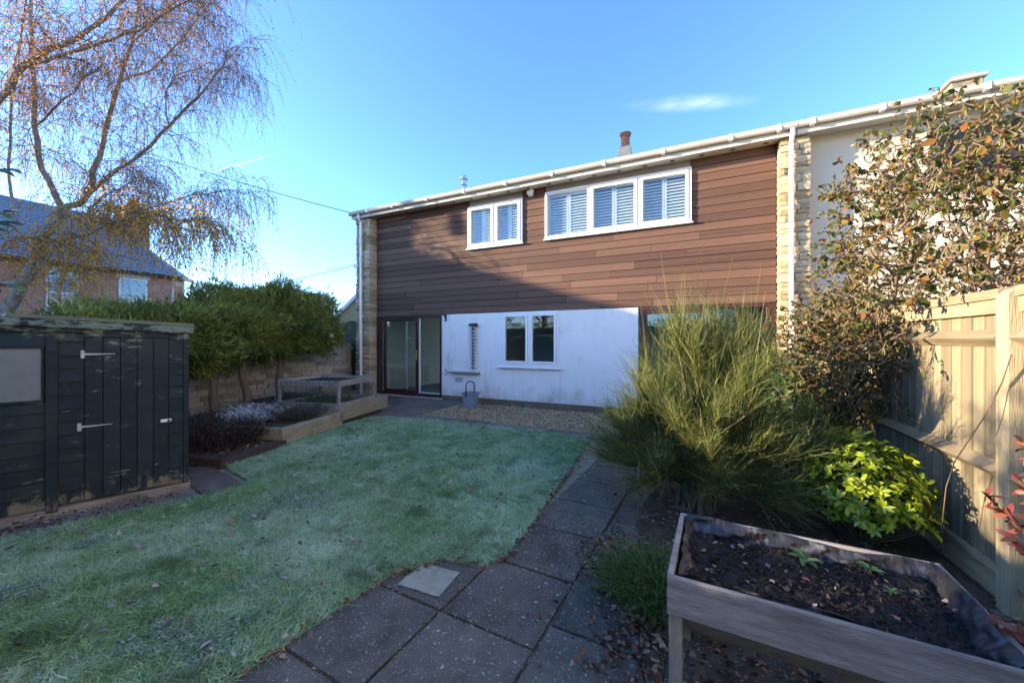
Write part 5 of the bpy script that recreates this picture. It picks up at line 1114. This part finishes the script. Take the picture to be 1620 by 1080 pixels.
MB().hexa([uv(-10.68,V0-.2,5.5), uv(-10.0,V0-.2,5.5), uv(-10.0,V0-.9,5.5), uv(-10.68,V0-.9,5.5), uv(-10.68,V0-.2,10.0), uv(-10.0,V0-.2,10.0), uv(-10.0,V0-.9,10.0), uv(-10.68,V0-.9,10.0)]).build('chimney', M['brick'], nh)
for i, uu in enumerate((-10.9,-7.2,-4.0)):
    MB().hexa([uv(uu,V0-.32,2.6), uv(uu+1.1,V0-.32,2.6), uv(uu+1.1,V0-.28,2.6), uv(uu,V0-.28,2.6), uv(uu,V0-.32,4.1), uv(uu+1.1,V0-.32,4.1), uv(uu+1.1,V0-.28,4.1), uv(uu,V0-.28,4.1)]).build('window', M['sashglass'], nh)

# small bare fruit tree out of frame to the left; its twigs break up the sun on the fence
at_ = thing('fruit_tree', 'thin bare fruit tree beyond the shed outside the left edge', 'tree', tuple(uv(-2.1, -9, 0)))
tm = MB(); tw = MB(); fP = []
c0 = uv(-2.1, -9, 0); tm.tube([c0, c0+Vector((.05,.02,.9)), c0+Vector((0,.06,1.8)), c0+Vector((.04,0,2.4))], [.09,.075,.065,.05], 8, False)
for i in range(15):
    u = unit(rng.normal(size=3)); u[2] = abs(u[2])*.9; s0 = c0+Vector((0,.03,random.uniform(1.6,2.4))); e = c0+Vector((0,0,2.7))+Vector(u)*random.uniform(.8,1.25)
    mid = s0.lerp(e, .5)+Vector((random.gauss(0,.1), random.gauss(0,.1), .12)); tm.tube([s0, mid, e], [.032,.022,.010], 6, False)
    for j in range(12):
        p = mid.lerp(e, random.random()*1.0); d = Vector((random.gauss(0,1), random.gauss(0,1), random.gauss(.4,.7))).normalized()*random.uniform(.25,.55)
        tw.tube([p, p+d*.5+Vector((0,0,.03)), p+d], [.008,.006,.004], 4, False)
        for k in range(1): fP.append(tuple(p+d*random.random()))
tm.build('trunk', M['bark'], at_, fix=False); tw.build('twigs', M['birchtwig'], at_, fix=False)['kind'] = 'stuff'
n = len(fP); leaves('leaves', fP, rng.normal(size=(n, 3)), rng.normal(size=(n, 3)), .07, .045, M['birchleaf'], at_, 'oval')['kind'] = 'stuff'

# unseen house added on the right as a reflector of sun into the garden
rh = thing('light_bounce_house', 'unseen cream house added outside the right edge to bounce sunlight', 'house', (8, -2, 0))
RX, RY0, RY1 = 4.9, -10.5, 4.6
boxes('wall', M['cream_render'], rh, [((RX,RY0,-.1),(RX+7,RY1,6.2))])
mb = MB(); mb.add([(RX-.3,RY0-.2,6.15),(RX+7.3,RY0-.2,6.15),(RX+7.3,RY1+.2,6.15),(RX-.3,RY1+.2,6.15),(RX+3.5,RY0-.2,8.3),(RX+3.5,RY1+.2,8.3)], [(0,3,5,4),(1,4,5,2),(0,4,1),(3,2,5),(0,1,2,3)]); mb.build('roof', M['rooftile'], rh)
for yy in (-8.5,-4.5,-.5):
    for zz in (.95, 3.9):
        w_ = MB(); w_.box((RX-.03,yy,zz),(RX+.02,yy+.06,zz+1.1)); w_.box((RX-.03,yy+1.34,zz),(RX+.02,yy+1.4,zz+1.1)); w_.box((RX-.03,yy+.06,zz),(RX+.02,yy+1.34,zz+.06)); w_.box((RX-.03,yy+.06,zz+1.04),(RX+.02,yy+1.34,zz+1.1)); w_.box((RX-.03,yy+.67,zz+.06),(RX+.02,yy+.73,zz+1.04)); wo_ = w_.build('window', M['upvc'], rh)
        MB().box((RX-.015,yy+.05,zz+.05),(RX+.01,yy+1.35,zz+1.05)).build('pane', M['sashglass'], wo_)

# gabled stone house beyond the gate
gh = thing('stone_gabled_house', 'buff stone gable end of a house beyond the green gate', 'house', tuple(at(560, 597, 26)))
RTv = Vector((RT[0], RT[1], 0)); FWv = Vector((FW[0], FW[1], 0)); e0 = at(524, 508, 25.); zl = e0.z; e0.z = 0
wl_ = 7.2; ap = zl+3.4
def gp(s, d, z): q = e0+RTv*s+FWv*d; q.z = z; return q
mb = MB(); a = [gp(.2,0,-.1), gp(wl_-.2,0,-.1), gp(wl_-.2,0,zl+.1), gp(wl_/2,0,ap), gp(.2,0,zl+.1)]; b = [gp(.2,8,-.1), gp(wl_-.2,8,-.1), gp(wl_-.2,8,zl+.1), gp(wl_/2,8,ap), gp(.2,8,zl+.1)]
mb.add(a+b, [(0,1,2,3,4),(9,8,7,6,5),(0,5,6,1),(1,6,7,2),(2,7,8,3),(3,8,9,4),(4,9,5,0)]); mb.build('gable_wall', M['buffstone'], gh)
for s0, z0, s1, z1 in ((-.05,zl-.1,wl_/2,ap+.1),(wl_/2,ap+.1,wl_+.05,zl-.1)):
    MB().hexa([gp(s0,-.2,z0), gp(s1,-.2,z1), gp(s1,8.2,z1), gp(s0,8.2,z0), gp(s0,-.2,z0+.12), gp(s1,-.2,z1+.12), gp(s1,8.2,z1+.12), gp(s0,8.2,z0+.12)]).build('roof_slope', M['rooftile'], gh)
    MB().hexa([gp(s0,-.26,z0-.14), gp(s1,-.26,z1-.14), gp(s1,-.21,z1-.14), gp(s0,-.21,z0-.14), gp(s0,-.26,z0+.13), gp(s1,-.26,z1+.13), gp(s1,-.21,z1+.13), gp(s0,-.21,z0+.13)]).build('bargeboard', M['upvc'], gh)

def round_tree(label, base, c, rad, n, mt, size):
    o = thing('background_tree', label, 'tree', base); b = Vector(base); c = np.array(c); rad = np.array(rad)
    mb = MB(); mb.tube([b, b.lerp(Vector(c), .6), Vector(c)], [.2,.14,.06], 7, False)
    for i in range(14):
        u = unit(rng.normal(size=3)); u[2] = abs(u[2]); s0 = b.lerp(Vector(c), random.uniform(.5, 1)); mb.tube([s0, Vector(c+u*rad*.8)], [.05,.015], 5, False)
    mb.build('trunk', M['bark'], o, fix=False)
    u = unit(rng.normal(size=(n, 3))); lump = 1+.14*np.sin(u[:,0]*6)+.14*np.sin(u[:,2]*7+1)+.1*np.sin(u[:,1]*9); P = c+u*rad*(lump*rng.random(n)**.35)[:, None]
    leaves('crown', P, rng.normal(size=(n, 3)), rng.normal(size=(n, 3)), size, size*.6, mt, o, 'oval')['kind'] = 'stuff'
e = at(300, 486, 32)
round_tree('distant leafy tree between the brick house and the hedge', (e.x, e.y, 0), (e.x, e.y, 3.9), (1.9,1.9,1.7), 2600, M['broom'], .22)

# hedge and trees that close the garden behind the camera (seen as reflections in the glass)
hg = thing('boundary_hedge', 'clipped dark hedge closing the garden behind the viewer', 'hedge', (-5, -5.5, 0))
MB().box((-15,-6.0,-.1),(6,-5.1,2.3)).build('hedge_core', M['coniferbrown'], hg)
n = 16000; P = np.stack([rng.uniform(-15.1, 6.1, n), np.where(rng.random(n) < .7, rng.uniform(-5.12, -4.85, n), rng.uniform(-6.1, -5.0, n)), rng.uniform(.05, 2.6, n)], 1)
leaves('foliage', P, rng.normal(size=(n, 3))+np.array([0,.3,.4]), rng.normal(size=(n, 3))+np.array([0,1,0]), .14, .07, M['conifer'], hg, 'oval')['kind'] = 'stuff'
round_tree('leafy garden tree behind the viewer left of centre', (-9.2,-8.2,0), (-9.2,-8.2,3.9), (1.9,1.6,1.8), 2600, M['birchleaf'], .10)
round_tree('leafy garden tree behind the viewer to the right', (2.5,-8.0,0), (2.5,-8.0,3.6), (2.2,1.6,1.6), 2600, M['conifer'], .14)

# ------------------------------------------------------------------ overhead cables
def cable(label, a, b, sag, r):
    a, b = Vector(a), Vector(b); pts = [a.lerp(b, t)-Vector((0,0,sag*4*t*(1-t))) for t in np.linspace(0, 1, 17)]
    tag(MB().tube(pts, r, 5).build('overhead_cable', M['cable'], None, fix=False), label, 'cable')
cable('upper black overhead cable running from behind the birch to the roof corner', at(560,338,10.62), at(150,212,13.0), .12, .011)
cable('thin lower cable sagging from the stone pier towards the brick house', at(562,419,10.6), at(258,449,26.), .55, .009)
br_ = thing('cable_bracket', 'small bracket holding the cable at the top of the left stone pier', 'bracket', tuple(at(562,420,10.6)))
q = at(562,420,10.6); MB().box((q.x-.03,q.y-.03,q.z-.05),(q.x+.09,q.y+.03,q.z+.04)).build('bracket_plate', M['upvc'], br_, bevel=.004); MB().tube([q, q+Vector((-.06,-.02,.02))], .02, 8).build('insulator', M['upvc'], br_)
# bramble shoot hanging against the fence
tag(MB().tube([at(1600,560,2.02), at(1585,605,2.05), at(1560,655,2.1), at(1530,700,2.18), at(1510,730,2.25), at(1497,770,2.32), at(1492,815,2.36), at(1490,845,2.4)], .0035, 5).build('bramble_shoot', M['hazelwood'], None, fix=False), 'thin dark shoot trailing down in front of the fence', 'shoot')
